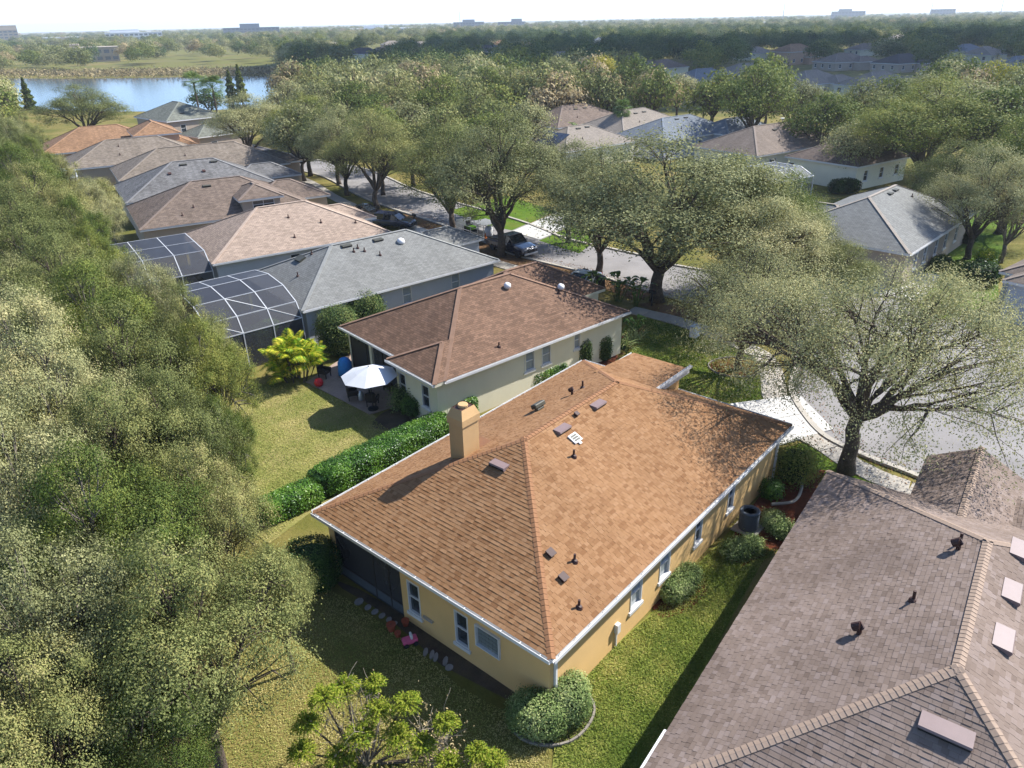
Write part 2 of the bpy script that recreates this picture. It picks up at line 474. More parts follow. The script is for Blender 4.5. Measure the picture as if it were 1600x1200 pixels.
def slab_path(name, line, wd, mat, step=1.5, z=.05, gap=.03):
    """footpath of separate concrete slabs"""
    root = bpy.data.objects.new(name, None); col.objects.link(root); tag(root, kind='structure')
    L = [0.0]
    for i in range(1, len(line)): L.append(L[-1] + (line[i] - line[i - 1]).length)
    def at(s):
        for i in range(1, len(line)):
            if s <= L[i] or i == len(line) - 1:
                t = (s - L[i - 1]) / max(L[i] - L[i - 1], 1e-6); p = line[i - 1].lerp(line[i], t)
                d = (line[min(i + 1, len(line) - 1)] - line[max(i - 2, 0)]).normalized()
                return p, Vector((-d.y, d.x))
    s = 0.0
    while s + step <= L[-1]:
        p, n = at(s + gap / 2); q, k = at(s + step - gap / 2)
        zz = z + rng.uniform(-.006, .006)
        mb = MB(); mb.prism([p - n * wd / 2, q - k * wd / 2, q + k * wd / 2, p + n * wd / 2], -.05, zz)
        mb.build('slab', mat, root)
        s += step
    return root
walk = smooth_line([gp(*q) for q in ((985, 484), (1010, 490), (1060, 502), (1110, 520), (1160, 540), (1195, 560), (1207, 590), (1210, 620), (1222, 640))])
slab_path('sidewalk', offset(verge, -1.9)[12:-3], 1.5, MT['concrete'], 1.8)
slab_path('sidewalk', walk, 1.45, MT['concrete'])
slab_path('sidewalk', smooth_line([gp(*q) for q in ((1262, 682), (1300, 704), (1340, 731), (1400, 758), (1432, 768), (1500, 800), (1620, 850))]), 1.35, MT['concrete'])

def slabs(name, quads, mat, z=.06):
    root = bpy.data.objects.new(name, None); col.objects.link(root); tag(root, kind='structure')
    for q in quads:
        c = sum((Vector((p[0], p[1])) for p in q), Vector((0, 0))) / len(q)
        mb = MB(); mb.prism([Vector((p[0], p[1])) + (c - Vector((p[0], p[1]))).normalized() * .02 for p in q], -.05, z + rng.uniform(-.004, .004))
        mb.build('slab', mat, root)
    return root
def grid_quads(a, b, c, d, nx, ny):
    """a-b-c-d corner points; nx along ab, ny along bc"""
    a, b, c, d = [Vector((p[0], p[1])) for p in (a, b, c, d)]
    out = []
    f = lambda s, t: a.lerp(b, s).lerp(d.lerp(c, s), t)
    for i in range(nx):
        for j in range(ny):
            out.append([f(i / nx, j / ny), f((i + 1) / nx, j / ny), f((i + 1) / nx, (j + 1) / ny), f(i / nx, (j + 1) / ny)])
    return out
slabs('driveway', grid_quads(gp(1140, 632), gp(1249, 618), gp(1302, 672), gp(1215, 698), 3, 2), MT['drive'], .075)
slabs('driveway', grid_quads(gp(800, 362), gp(870, 332), gp(912, 344), gp(842, 375), 4, 2), MT['drive'], .05)
slabs('driveway', grid_quads((26, 58.6), (32, 54.4), (37, 61), (31, 65), 2, 2), MT['drive'], .05)
slabs('driveway', grid_quads((36, 50.8), (41, 46.4), (46, 52), (41, 56.5), 2, 2), MT['drive'], .05)
slabs('driveway', grid_quads(gp(640, 352), gp(660, 358), gp(690, 372), gp(672, 380), 1, 2), MT['drive'], .05)

def lawn(name, px, z, mat):
    return sheet(name, [gp(*q) for q in px], z, mat)
lawn('lawn', [(870, 1125), (862, 1085), (1010, 965), (1130, 840), (1230, 740), (1300, 740), (1190, 880), (1000, 1230), (860, 1230)], .004, MT['lawn_side'])
lawn('lawn', [(985, 500), (1012, 496), (1060, 511), (1110, 529), (1155, 548), (1186, 566), (1194, 590), (1196, 622), (1160, 640), (1030, 640), (930, 570)], .004, MT['lawn_green'])
lawn('lawn', [(430, 590), (500, 588), (580, 645), (620, 680), (690, 690), (500, 790), (420, 850), (380, 820), (360, 640)], .004, MT['lawn_dry'])
lawn('lawn', [(360, 900), (520, 900), (700, 1030), (860, 1110), (860, 1230), (300, 1230)], .001, MT['grass'])
lawn('lawn', [(842, 376), (912, 346), (960, 352), (905, 396)], .006, MT['lawn_bright'])
lawn('lawn', [(700, 330), (790, 305), (868, 330), (800, 360), (760, 352)], .006, MT['lawn_bright'])
lawn('lawn', [(1425, 470), (1450, 400), (1520, 330), (1560, 320), (1620, 330), (1560, 400), (1560, 470), (1480, 500), (1440, 490)], .006, MT['lawn_bright'])
lawn('lawn', [(1228, 700), (1262, 690), (1432, 778), (1400, 800), (1300, 745), (1240, 740)], .008, MT['lawn_green'])
sheet('leaf_litter', [tuple(p) for p in offset(verge, 1.0)[26:-1]] + [tuple(p) for p in reversed(offset(verge, -1.1)[26:-1])], .010, MT['litter'])
sheet('leaf_litter', blob(*gp(1060, 487)[:2], 3.0, 1.2, rot=-.7, seed=3), .012, MT['litter'])
sheet('woodland_floor', [(-90, 140), (-64, 104), (-42, 70), (-28, 52), (-19, 42), (-15.5, 34), (-13, 27), (-11, 22), (-9, 14), (-8, 5), (-60, 5), (-120, 60), (-130, 140)], .002, MT['wood_floor'])

# lake and its banks
lk = [(-330, 420), (-200, 372), (-120, 360), (-62, 342), (-40, 300), (-36, 255), (-50, 226), (-85, 214), (-120, 222), (-170, 250), (-230, 300), (-330, 360)]
wm, nt, b = newmat('lake_water')
b.inputs['Base Color'].default_value = (.02, .03, .035, 1); b.inputs['Roughness'].default_value = .14; b.inputs['Specular IOR Level'].default_value = .45
bump(nt, b, noise(nt, .35, 4, .6), .12, .25)
sheet('lake', [tuple(p) for p in smooth_line(lk + [lk[0]], 5)[:-1]], .012, wm)
sheet('meadow', [(-420, 1000), (-60, 860), (-70, 420), (-150, 376), (-330, 440), (-500, 520), (-640, 900)], .006, MT['meadow'])

# ------------------------------------------------------------------ houses
ZE = 3.05
def block_planes(b):
    """roof planes of one block: polygons whose first edge is the eave"""
    (u0, u1), (v0, v1), ze, p = b['u'], b['v'], b.get('ze', ZE), b.get('p', .464)
    ends = b.get('ends', 'hh')
    if b.get('shed'):
        zb = ze + b['shed']
        return [[(u1, v0, ze), (u1, v1, ze), (u0, v1, zb), (u0, v0, zb)]], [], None
    swap = (u1 - u0) < (v1 - v0) and ends == 'hh' and not b.get('along')
    if swap:                                             # ridge along v
        h = (u1 - u0) / 2; um = (u0 + u1) / 2; zr = ze + h * p
        r0, r1 = (um, v0 + h, zr), (um, v1 - h, zr)
        pl = [[(u1, v0, ze), (u1, v1, ze), r1, r0], [(u0, v1, ze), (u0, v0, ze), r0, r1], [(u0, v0, ze), (u1, v0, ze), r0], [(u1, v1, ze), (u0, v1, ze), r1]]
        caps = [(r0, r1), ((u0, v0, ze), r0), ((u1, v0, ze), r0), ((u0, v1, ze), r1), ((u1, v1, ze), r1)]
    else:
        h = (v1 - v0) / 2; vm = (v0 + v1) / 2; zr = ze + h * p
        a0 = u0 + (h if ends[0] == 'h' else 0); a1 = u1 - (h if ends[1] == 'h' else 0)
        r0, r1 = (a0, vm, zr), (a1, vm, zr)
        pl = [[(u0, v0, ze), (u1, v0, ze), r1, r0], [(u1, v1, ze), (u0, v1, ze), r0, r1]]
        caps = [(r0, r1)]
        if ends[0] == 'h': pl.append([(u0, v1, ze), (u0, v0, ze), r0]); caps += [((u0, v0, ze), r0), ((u0, v1, ze), r0)]
        if ends[1] == 'h': pl.append([(u1, v0, ze), (u1, v1, ze), r1]); caps += [((u1, v0, ze), r1), ((u1, v1, ze), r1)]
    return pl, caps, (r0, r1)

def plane_axes(pl):
    o = Vector(pl[0]); ex = (Vector(pl[1]) - o).normalized(); n = ex.cross(Vector(pl[2]) - o).normalized(); ey = n.cross(ex)
    return o, ex, ey, n

def wall_panel(mb, x0, x1, z0, z1, holes, tr, dep=.12):
    """wall face with openings and their reveals; tr maps (along, outward, z) to the house"""
    xs = sorted({x0, x1, *[min(max(c, x0), x1) for h in holes for c in (h[0], h[1])]}); zs = sorted({z0, z1, *[min(max(c, z0), z1) for h in holes for c in (h[2], h[3])]})
    for i in range(len(xs) - 1):
        for j in range(len(zs) - 1):
            cx, cz = (xs[i] + xs[i + 1]) / 2, (zs[j] + zs[j + 1]) / 2
            if any(h[0] < cx < h[1] and h[2] < cz < h[3] for h in holes): continue
            mb.face([tr(xs[i], 0, zs[j]), tr(xs[i + 1], 0, zs[j]), tr(xs[i + 1], 0, zs[j + 1]), tr(xs[i], 0, zs[j + 1])])
    for a, b_, c, d in holes:
        for (p, q) in (((a, c), (b_, c)), ((b_, c), (b_, d)), ((b_, d), (a, d)), ((a, d), (a, c))):
            mb.face([tr(p[0], 0, p[1]), tr(q[0], 0, q[1]), tr(q[0], -dep, q[1]), tr(p[0], -dep, p[1])])

WIN = {}
def window_mesh(wd, ht, style):
    k = (round(wd, 2), round(ht, 2), style)
    if k in WIN: return WIN[k]
    f = .05; mb = MB()
    for a in ((-wd / 2, -wd / 2 + f, 0, ht), (wd / 2 - f, wd / 2, 0, ht), (-wd / 2 + f, wd / 2 - f, 0, f), (-wd / 2 + f, wd / 2 - f, ht - f, ht)):
        mb.box(a[0], a[1], -.11, .022, a[2], a[3])
    if style != 'fixed': mb.box(-wd / 2 + f, wd / 2 - f, -.09, -.02, ht * .5 - .025, ht * .5 + .025)
    if style == 'double': mb.box(-.03, .03, -.088, -.01, f, ht - f)
    fr = mb.mesh('window', MT['white'])
    pn = MB().box(-wd / 2 + f, wd / 2 - f, -.105, -.075, f, ht - f).mesh('pane', MT['blind_pane' if style == 'blind' else 'pane'])
    sl = MB().box(-wd / 2 - .08, wd / 2 + .08, -.1, .07, -.14, -.004).mesh('sill', MT['white'])
    WIN[k] = (fr, pn, sl)
    return WIN[k]

def side_tr(b, side, oh):
    (u0, u1), (v0, v1) = b['u'], b['v']
    if side == 'r': return lambda x, y, z: (x, v0 + oh - y, z)
    if side == 'l': return lambda x, y, z: (x, v1 - oh + y, z)
    if side == 'b': return lambda x, y, z: (u0 + oh - y, x, z)
    return lambda x, y, z: (u1 - oh + y, x, z)

def house(name, label, A, hd, blocks, wallm, roofm, openings=(), oh=.35, group=None, capm=None, trim=None, skip_sides=(), z0=-.1):
    root = thing(name, label, 'house', (A[0], A[1], 0), R(hd), group)
    rf, wl, fa, cp = MB(), MB(), MB(), MB()
    allpl, allcaps = [], []
    for i, b in enumerate(blocks):
        b = dict(b); b['ze'] = b.get('ze', ZE) + i * .007
        o2 = oh + i * .006
        ze = b['ze']; (u0, u1), (v0, v1) = b['u'], b['v']
        pls, caps, rr = block_planes(b)
        allpl += pls; allcaps += [c_ for c_ in caps if max(c_[0][0], c_[1][0]) <= b.get('capmax', 1e9)]
        for pl in pls:
            o, ex, ey, n = plane_axes(pl)
            rf.face(pl, uv=[((Vector(p) - o).dot(ex) + i * 3.3, (Vector(p) - o).dot(ey)) for p in pl])
        t = .03; zl = ze - .2
        lowr = ze - .012
        fa.box(u0 + .01, u1 - .01, v0 + .01, v0 + .01 + t, zl, lowr); fa.box(u0 + .01, u1 - .01, v1 - .01 - t, v1 - .01, zl, lowr)
        fa.box(u0 + .01, u0 + .01 + t, v0 + .01 + t, v1 - .01 - t, zl, lowr); fa.box(u1 - .01 - t, u1 - .01, v0 + .01 + t, v1 - .01 - t, zl, lowr)
        fa.box(u0 + .04, u1 - .04, v0 + .04, v1 - .04, zl + .01, zl + .03)
        base = b.get('z0', z0)
        for s in 'rlbf':
            if (i, s) in skip_sides: continue
            x0, x1 = (u0 + o2, u1 - o2) if s in 'rl' else (v0 + o2, v1 - o2)
            holes = [(c - wd / 2, c + wd / 2, z, z + ht) for (bi, sd, c, z, wd, ht, st) in openings if bi == i and sd == s]
            wall_panel(wl, x0, x1, base, zl + .02, holes, side_tr(b, s, o2))
        e = b.get('ends', 'hh')
        if rr and 'g' in e:
            for k, uu in ((0, u0 + o2), (1, u1 - o2)):
                if e[k] == 'g': wl.face([(uu, v0 + o2, zl + .01), (uu, v1 - o2, zl + .01), (uu, (v0 + v1) / 2, rr[k][2] - .12)])
        if b.get('shed'):
            for vv in (v0 + o2, v1 - o2): wl.face([(u0, vv, zl + .01), (u1 - o2, vv, zl + .01), (u1 - o2, vv, ze - .02), (u0, vv, ze + b['shed'] - .02)])
    wl.build('wall', wallm, root)
    roof = rf.build('roof', roofm, root)
    fa.build('fascia', trim or MT['white'], root)
    if capm:
        for a, c in allcaps:
            a, c = Vector(a), Vector(c)
            cp.bar(a + Vector((0, 0, .008)), c + Vector((0, 0, .008)), .26, .035)
        cp.build('ridge_cap', capm, roof)
    for (bi, sd, c, z, wd, ht, st) in openings:
        if st == 'hole': continue
        b = blocks[bi]; tr = side_tr(b, sd, oh + bi * .006)
        fr, pn, sl = window_mesh(wd, ht, st)
        wo = link('window', fr, root, tr(c, 0, z), {'r': math.pi, 'l': 0, 'b': math.pi / 2, 'f': -math.pi / 2}[sd])
        link('pane', pn, wo); link('sill', sl, wo)
    return root, roof, allpl, allcaps

# --- real shingles
SH_W = (.15, .2, .28)
def shingle_geo(w0, w1, wt0, wt1, y0, y1, t):
    """wedge slab: bottom edge x w0..w1 at y0, top edge wt0..wt1 at y1"""
    a, b_, c, d = (w0, y0, t), (w1, y0, t), (wt1, y1, .003), (wt0, y1, .003)
    return [[a, b_, c, d], [(w0, y0, 0), (w1, y0, 0), b_, a], [(w0, y0, 0), a, d], [b_, (w1, y0, 0), c]]

def shingle_roof(roof, planes, sel, root_m, mats, n_single=300, expo=.145, seed=1, rowbias=0):
    rr = random.Random(seed)
    field = MB(); singles = []
    for pi in sel:
        pl = planes[pi]
        o, ex, ey, n = plane_axes(pl)
        P2 = [((Vector(p) - o).dot(ex), (Vector(p) - o).dot(ey)) for p in pl]
        H = max(p[1] for p in P2)
        def span(y):
            xs = []
            for i in range(len(P2)):
                (xa, ya), (xb, yb) = P2[i], P2[(i + 1) % len(P2)]
                if (ya - y) * (yb - y) <= 0 and abs(ya - yb) > 1e-9: xs.append(xa + (xb - xa) * (y - ya) / (yb - ya))
            return (min(xs), max(xs)) if len(xs) >= 2 else None
        to3 = lambda q: o + ex * q[0] + ey * q[1] + n * q[2]
        k = 0
        while (k + .3) * expo < H:
            y0 = k * expo - (.02 if k == 0 else 0); y1 = min((k + 1) * expo + .02, H - .004)
            s0 = span(max(y0, 0.001)); s1 = span(y1)
            if not s0 or not s1: break
            x = s0[0] - rr.uniform(0, .34)
            while x < s0[1]:
                wd = rr.choice(SH_W); t = rr.choice((.011, .015, .021)); g = .004
                a0, a1 = x + g, x + wd - g
                b0, b1 = max(a0, s0[0]), min(a1, s0[1]); c0, c1 = max(a0, s1[0]), min(a1, s1[1])
                x += wd
                if b1 - b0 < .02: continue
                if c1 <= c0: c0 = c1 = min(max((b0 + b1) / 2, s1[0]), s1[1])
                v = rr.random()
                full = b0 == a0 and b1 == a1 and c0 == a0 and c1 == a1
                if full and k > 0:
                    p = to3((a0, y0, 0)); wp = root_m @ p
                    singles.append(((wp - Vector(CAM)).length, p, ex, ey, n, wd, t, y1 - y0, v, pi))
                else:
                    for q in shingle_geo(b0, b1, c0, c1, y0, y1, t): field.face([to3(z) for z in q], rnd=v)
            k += 1
    singles.sort(key=lambda s: s[0])
    cache = {}
    for i, (dist, p, ex, ey, n, wd, t, hh, v, pi) in enumerate(singles):
        if i < n_single:
            key = (wd, t, round(hh, 3))
            if key not in cache:
                mb = MB()
                for q in shingle_geo(0, wd - .008, 0, wd - .008, 0, hh, t): mb.face(q)
                cache[key] = mb.mesh('shingle', mats[1])
            so_ = link('shingle', cache[key], roof)
            so_.matrix_local = Matrix(((ex.x, ey.x, n.x, p.x), (ex.y, ey.y, n.y, p.y), (ex.z, ey.z, n.z, p.z), (0, 0, 0, 1)))
        else:
            for q in shingle_geo(0, wd - .008, 0, wd - .008, 0, hh, t): field.face([p + ex * z[0] + ey * z[1] + n * z[2] for z in q], rnd=v)
    field.build('shingle_cover', mats[0], roof, kind='stuff')

def cap_row(roof, caps, planes, mat, expo=.2, hw=.13, lift=.016):
    mb = MB()
    L = expo + .05
    for sgn in (1, -1):
        mb.face([(0, 0, .02), (L, 0, .002), (L, sgn * hw, -.044), (0, sgn * hw, -.028)][::sgn])
        mb.face([(0, 0, .02), (0, sgn * hw, -.028), (0, sgn * hw, -.046), (0, 0, 0)][::sgn])
        mb.face([(0, sgn * hw, -.028), (L, sgn * hw, -.044), (L, sgn * hw, -.054), (0, sgn * hw, -.046)][::sgn])
    me = mb.mesh('ridge_cap', mat)
    for a, c in caps:
        a, c = Vector(a), Vector(c); d = (c - a); Ln = d.length; d.normalize()
        y = Vector((0, 0, 1)).cross(d).normalized(); z = d.cross(y)
        k = 0
        while k * expo < Ln:
            p = a + d * (k * expo) + z * lift
            o = link('ridge_cap', me, roof)
            yy = y
            o.matrix_local = Matrix(((d.x, yy.x, z.x, p.x), (d.y, yy.y, z.y, p.y), (d.z, yy.z, z.z, p.z), (0, 0, 0, 1)))
            k += 1

def gutter(root, a, b_, out, mat=None):
    """open white gutter along an eave from a to b, out = outward direction"""
    a, b_, out = Vector(a), Vector(b_), Vector(out); d = (b_ - a).normalized()
    M = Matrix(((d.x, out.x, 0, a.x), (d.y, out.y, 0, a.y), (0, 0, 1, a.z), (0, 0, 0, 1)))
    L = (b_ - a).length; mb = MB()
    mb.box(0, L, .0, .015, -.14, -.02, M); mb.box(0, L, .015, .115, -.14, -.12, M); mb.box(0, L, .115, .135, -.14, .0, M)
    x = .4
    while x < L:
        mb.box(x, x + .03, .015, .115, -.03, -.012, M); x += .8
    mb.build('gutter', mat or MT['white'], root)

# --- the tan house
mA = gp(862, 1030, ZE)
TAN = [(.0, lin(180, 130, 88, .57)), (.16, lin(192, 142, 98, .57)), (.4, lin(203, 153, 108, .57)), (.7, lin(208, 158, 112, .57)), (1, lin(215, 166, 121, .57))]
MT['tan_roof'] = plain('tan_roof', lin(150, 104, 70, .7), .1, 2)
tan_m = (shinglemat('tan_shingle', TAN), shinglemat('tan_shingle_single', TAN, use_attr=False))
MT['tan_cap'] = plain('tan_cap', lin(202, 146, 102, .5), .12, 8, .9)
blk = [dict(u=(0, 18.5), v=(0, 12.0)), dict(u=(14.9, 18.6), v=(5.5, 8.85), ze=4.32, shed=.28, z0=0.0)]
ops = [(0, 'b', 6.68, .6, .66, 1.5, 'hung'), (0, 'b', 4.24, .6, .66, 1.5, 'hung'), (0, 'b', 2.97, 1.15, 1.1, .95, 'hole'), (0, 'b', 9.35, -.1, 3.95, 2.82, 'hole'),
       (0, 'r', 5.5, 1.0, .78, 1.35, 'blind'), (0, 'r', 7.55, 1.0, .78, 1.35, 'blind'), (0, 'r', 10.25, 1.0, .6, 1.35, 'hung'), (0, 'r', 13.2, 1.0, .6, 1.35, 'hung')]
H1, H1roof, pls, caps = house('tan_house', 'tan stucco house with orange-tan shingle roof, stucco chimney and white gutters', mA, 49.0, blk, MT['tan_wall'], MT['tan_roof'], ops)
H1m = Matrix.Translation((mA[0], mA[1], 0)) @ Matrix.Rotation(R(49.0), 4, 'Z')
shingle_roof(H1roof, pls, range(len(pls)), H1m, tan_m, seed=4)
cap_row(H1roof, caps, pls, MT['tan_cap'])
for a, b_, o in (((0, 0, ZE), (18.5, 0, ZE), (0, -1, 0)), ((0, 12, ZE), (0, 0, ZE), (-1, 0, 0)), ((18.5, 12, ZE), (0, 12, ZE), (0, 1, 0)), ((18.5, 0, ZE), (18.5, 12, ZE), (1, 0, 0)),
                 ((14.9, 5.5, 4.6), (18.6, 5.5, 4.33), (0, -1, 0)), ((18.6, 8.85, 4.33), (14.9, 8.85, 4.6), (0, 1, 0))):
    gutter(H1, a, b_, o)
# glass block window
gb = MB().box(-.075, .075, -.09, -.01, -.075, .075).mesh('glass_block', MT['glass_block'])
gw = MB()
for a in ((2.42, 2.46, 1.15, 2.1), (3.48, 3.52, 1.15, 2.1), (2.46, 3.48, 1.15, 1.19), (2.46, 3.48, 2.06, 2.1)): gw.box(.26, .46, a[0], a[1], a[2], a[3])
gw.box(.44, .46, 2.46, 3.48, 1.19, 2.06)
gbw = gw.build('window', MT['white'], H1); gbw['label'] = 'glass block window'
for i in range(6):
    for j in range(5):
        o = link('glass_block', gb, gbw, (.355, 2.555 + i * .166, 1.28 + j * .173), math.pi / 2)
# lanai
la = MB()
la.box(.5, 3.4, 7.3, 11.5, -.05, .06); fl = la.build('lanai_floor', MT['lanai_floor'], H1)
iw = MB(); iw.box(3.3, 3.42, 7.2, 11.6, .06, 2.8); iw.box(.5, 3.3, 7.2, 7.32, .06, 2.8); iw.box(.5, 3.42, 7.3, 11.5, 2.74, 2.8); iw.build('lanai_wall', MT['tan_wall'], H1)
sd_ = MB().box(3.24, 3.3, 8.0, 10.6, .1, 2.2).build('sliding_door', MT['white'], H1); MB().box(3.2, 3.24, 8.1, 9.25, .16, 2.14).build('pane', MT['pane'], sd_); MB().box(3.2, 3.24, 9.35, 10.5, .16, 2.14).build('pane', MT['pane'], sd_)
fr = MB()
for v in (7.4, 8.1, 9.0, 11.28): fr.box(.38, .44, v - .03, v + .03, 0, 2.72)
for z in (.05, .55, 2.68): fr.box(.385, .435, 7.42, 11.26, z - .03, z + .03)
lf = fr.build('screen_frame', MT['dark_frame'], H1)
for a, c in ((7.43, 8.07), (8.13, 8.97), (9.03, 11.25)):
    MB().box(.405, .41, a, c, .58, 2.65).build('screen_panel', MT['screen'], lf)
    MB().box(.40, .415, a, c, .08, .52).build('kick_panel', MT['ac'], lf)
# chimney
ch = MB(); ch.box(4.5, 5.4, 7.85, 8.6, 3.4, 6.35)
cho = ch.build('chimney', MT['chimney'], H1)
c2 = MB(); n0 = len(c2.v)
for z, e in ((6.34, .05), (6.62, .05), (7.0, -.1)):
    c2.v += [(4.5 - e, 7.85 - e, z), (5.4 + e, 7.85 - e, z), (5.4 + e, 8.6 + e, z), (4.5 - e, 8.6 + e, z)]
for i in range(2):
    for k in range(4): c2.f.append((i * 4 + k, i * 4 + (k + 1) % 4, i * 4 + 4 + (k + 1) % 4, i * 4 + 4 + k))
c2.f.append((3, 2, 1, 0))
c2.build('chimney_cap', MT['chimney'], cho)
MB().box(4.61, 5.29, 7.96, 8.49, 6.8, 6.97).build('flue_tray', MT['vent_dark'], cho)
MB().lathe([(.2, 0), (.21, .1), (.19, .13)], 16, (4.95, 8.22, 6.96)).build('flue', MT['chimney'], cho, smooth=False)
MB().box(5.38, 6.2, 7.9, 8.55, 4.5, 4.95).build('cricket', MT['tan_roof'], H1roof)

def on_roof(pl, x, y):
    """matrix of a spot on a roof plane (x along the eave, y up the slope)"""
    o, ex, ey, n = plane_axes(pl); p = o + ex * x + ey * y + n * .01
    return Matrix(((ex.x, ey.x, n.x, p.x), (ex.y, ey.y, n.y, p.y), (ex.z, ey.z, n.z, p.z), (0, 0, 0, 1)))

def ridge_vent(roof, M, L=.75, W=.38, mat=None):
    """sheet-metal slant vent, open on the low side"""
    mb = MB()
    pr = [(.0, .01), (0, .13), (.05, .17), (W, .03), (W, .01)]          # y from low to high
    mb.v = [(-L / 2, y, z) for y, z in pr] + [(L / 2, y, z) for y, z in pr]
    n = len(pr); mb.f = [tuple(range(n))[::-1], tuple(range(n, 2 * n))] + [(i, i + 1, n + i + 1, n + i) for i in range(1, n - 1)]
    o = mb.build('roof_vent', mat or MT['vent_pink'], roof); o.matrix_local = M
    MB().box(-L / 2 + .02, L / 2 - .02, -.004, .01, .015, .12).build('vent_mesh', MT['black'], o)
    return o
def plumb_pipe(roof, M, h=.32, r=.045):
    up = (M.to_3x3().inverted() @ Vector((0, 0, 1)))
    mb = MB(); mb.tube([(0, 0, -.05), up * h], r, 8); mb.lathe([(.13, 0), (.12, .02), (.06, .1)], 10)
    o = mb.build('vent_pipe', MT['vent_dark'], roof); o.matrix_local = M
def box_vent(roof, M, s=.24):
    mb = MB().box(-s / 2, s / 2, -s / 2, s / 2, 0, .09).box(-s * .62, s * .62, -s * .62, s * .62, .09, .14)
    o = mb.build('roof_vent', MT['vent_dark'], roof); o.matrix_local = M
def hood_vent(roof, M, mat, r=.14):
    up = (M.to_3x3().inverted() @ Vector((0, 0, 1)))
    mb = MB(); mb.tube([(0, 0, -.05), up * .2], r * .5, 10)
    for a, c in ((-1, 1),):
        mb.tube([up * .2 + Vector((0, r * .6, 0)), up * .3 + Vector((0, .0, 0)), up * .24 + Vector((0, -r * 1.3, 0))], [r * .6, r, r * .9], 10)
    o = mb.build('roof_vent', mat, roof); o.matrix_local = M

sl = math.hypot(1, .464)
RIGHT, LEFT, BACK = pls[0], pls[1], pls[2]
r_at = lambda u, v: on_roof(RIGHT, u, v * sl)
l_at = lambda u, v: on_roof(LEFT, 18.5 - u, (12 - v) * sl)
b_at = lambda u, v: on_roof(BACK, 12 - v, u * sl)
ridge_vent(H1roof, b_at(4.5, 6.12))
ridge_vent(H1roof, r_at(7.8, 5.35)); ridge_vent(H1roof, r_at(10.4, 5.4))
box_vent(H1roof, r_at(2.83, 2.27)); box_vent(H1roof, r_at(2.47, 1.46)); box_vent(H1roof, r_at(9.0, 5.7), .16)
plumb_pipe(H1roof, r_at(3.35, 1.6)); plumb_pipe(H1roof, r_at(2.1, .5)); plumb_pipe(H1roof, r_at(7.1, 4.4)); plumb_pipe(H1roof, l_at(12.3, 7.7), .36)
hood_vent(H1roof, l_at(11.4, 7.65), MT['vent_dark'], .11)
hv = MB(); hv.box(-.35, .35, -.16, .16, .12, .34); hv.box(-.25, .25, -.1, .1, -.02, .12); o = hv.build('roof_vent', MT['vent_grey'], H1roof, bevel=.05); o.matrix_local = l_at(9.75, 8.2)
sp = MB().box(-.24, .24, -.22, .22, .02, .07).box(-.07, .07, -.34, -.22, .02, .06).build('solar_fan', MT['white'], H1roof); sp.matrix_local = r_at(7.9, 4.95)
for i in range(3): MB().box(-.17, .17, -.16 + i * .11, -.07 + i * .11, .071, .08).build('solar_cell', MT['vent_grey'], sp)
# wall fittings
MB().box(4.1, 4.3, .2, .345, .75, 1.15).box(4.17, 4.22, .28, .34, .1, .75).build('meter_box', MT['white'], H1)
MB().lathe([(.02, 0), (.05, .03), (.05, .1), (.02, .12)], 8, (.3, 5.95, .75)).box(.26, .345, 5.7, 6.2, .78, .86).build('hose_bib', MT['metal'], H1)

# --- the near brown-grey roof on the right
rA = gp(1010, 1195, ZE)
GRY = [(.0, lin(154, 134, 120, .62)), (.1, lin(168, 147, 132, .62)), (.45, lin(177, 156, 141, .62)), (.75, lin(182, 161, 147, .62)), (1, lin(190, 170, 158, .62))]
MT['mauve_roof'] = plain('mauve_roof', lin(128, 110, 104, .7), .1, 2)
g_m = (shinglemat('mauve_shingle', GRY, .5), shinglemat('mauve_shingle_single', GRY, .5, use_attr=False))
MT['mauve_cap'] = plain('mauve_cap', lin(196, 170, 148, .6), .16, 5, .9)
blk = [dict(u=(-1.0, 16.9), v=(-11.8, 0)), dict(u=(10, 20.5), v=(-6.9, -3.2), p=.55, ends='gg'), dict(u=(9.5, 19.0), v=(-11.8, -6.4), ends='hh')]
R1, R1roof, rpl, rcaps = house('brown_house', 'house with weathered mauve-brown shingle roof and bulky ridge caps beside the tan house', rA, 53.5, blk, MT['beige_wall'], MT['mauve_roof'],
                               [(0, 'r', 3, 1, 1, 1.3, 'hung'), (0, 'l', 4, 1, .8, 1.3, 'hung'), (0, 'l', 9, 1, .8, 1.3, 'hung'), (0, 'b', -4, 1, 1.2, 1.3, 'double'), (2, 'f', -9, 0, 3.2, 2.2, 'fixed')])
R1m = Matrix.Translation((rA[0], rA[1], 0)) @ Matrix.Rotation(R(53.5), 4, 'Z')
shingle_roof(R1roof, rpl, range(len(rpl)), R1m, g_m, seed=9)
cap_row(R1roof, rcaps[:8], rpl, MT['mauve_cap'], .17, .14, .026)
RL, RR, RB = rpl[1], rpl[0], rpl[2]
rl = lambda u, v: on_roof(RL, 16.9 - u, -v * sl)
rr_ = lambda u, v: on_roof(RR, u + 1.0, (v + 11.8) * sl)
rb = lambda u, v: on_roof(RB, -v, (u + 1) * sl)
hood_vent(R1roof, rl(10.5, -5.2), MT['vent_dark']); plumb_pipe(R1roof, rl(10.9, -5.2), .36); plumb_pipe(R1roof, rl(7.7, -4.5), .36); hood_vent(R1roof, rl(6.0, -3.5), MT['vent_dark'])
for u in (11.6, 9.3, 7.1):
    ridge_vent(R1roof, rr_(u, -6.95), .95, .5)
ridge_vent(R1roof, rb(3.2, -6.0), 1.15, .5)
gutter(R1, (-1, 0, ZE), (-1, -11.8, ZE), (-1, 0, 0))
MB().box(1.2, 1.3, -.02, .1, .1, 3.0).box(-.6, 1.25, .0, .1, 2.93, 3.04).build('downspout', MT['white'], R1)
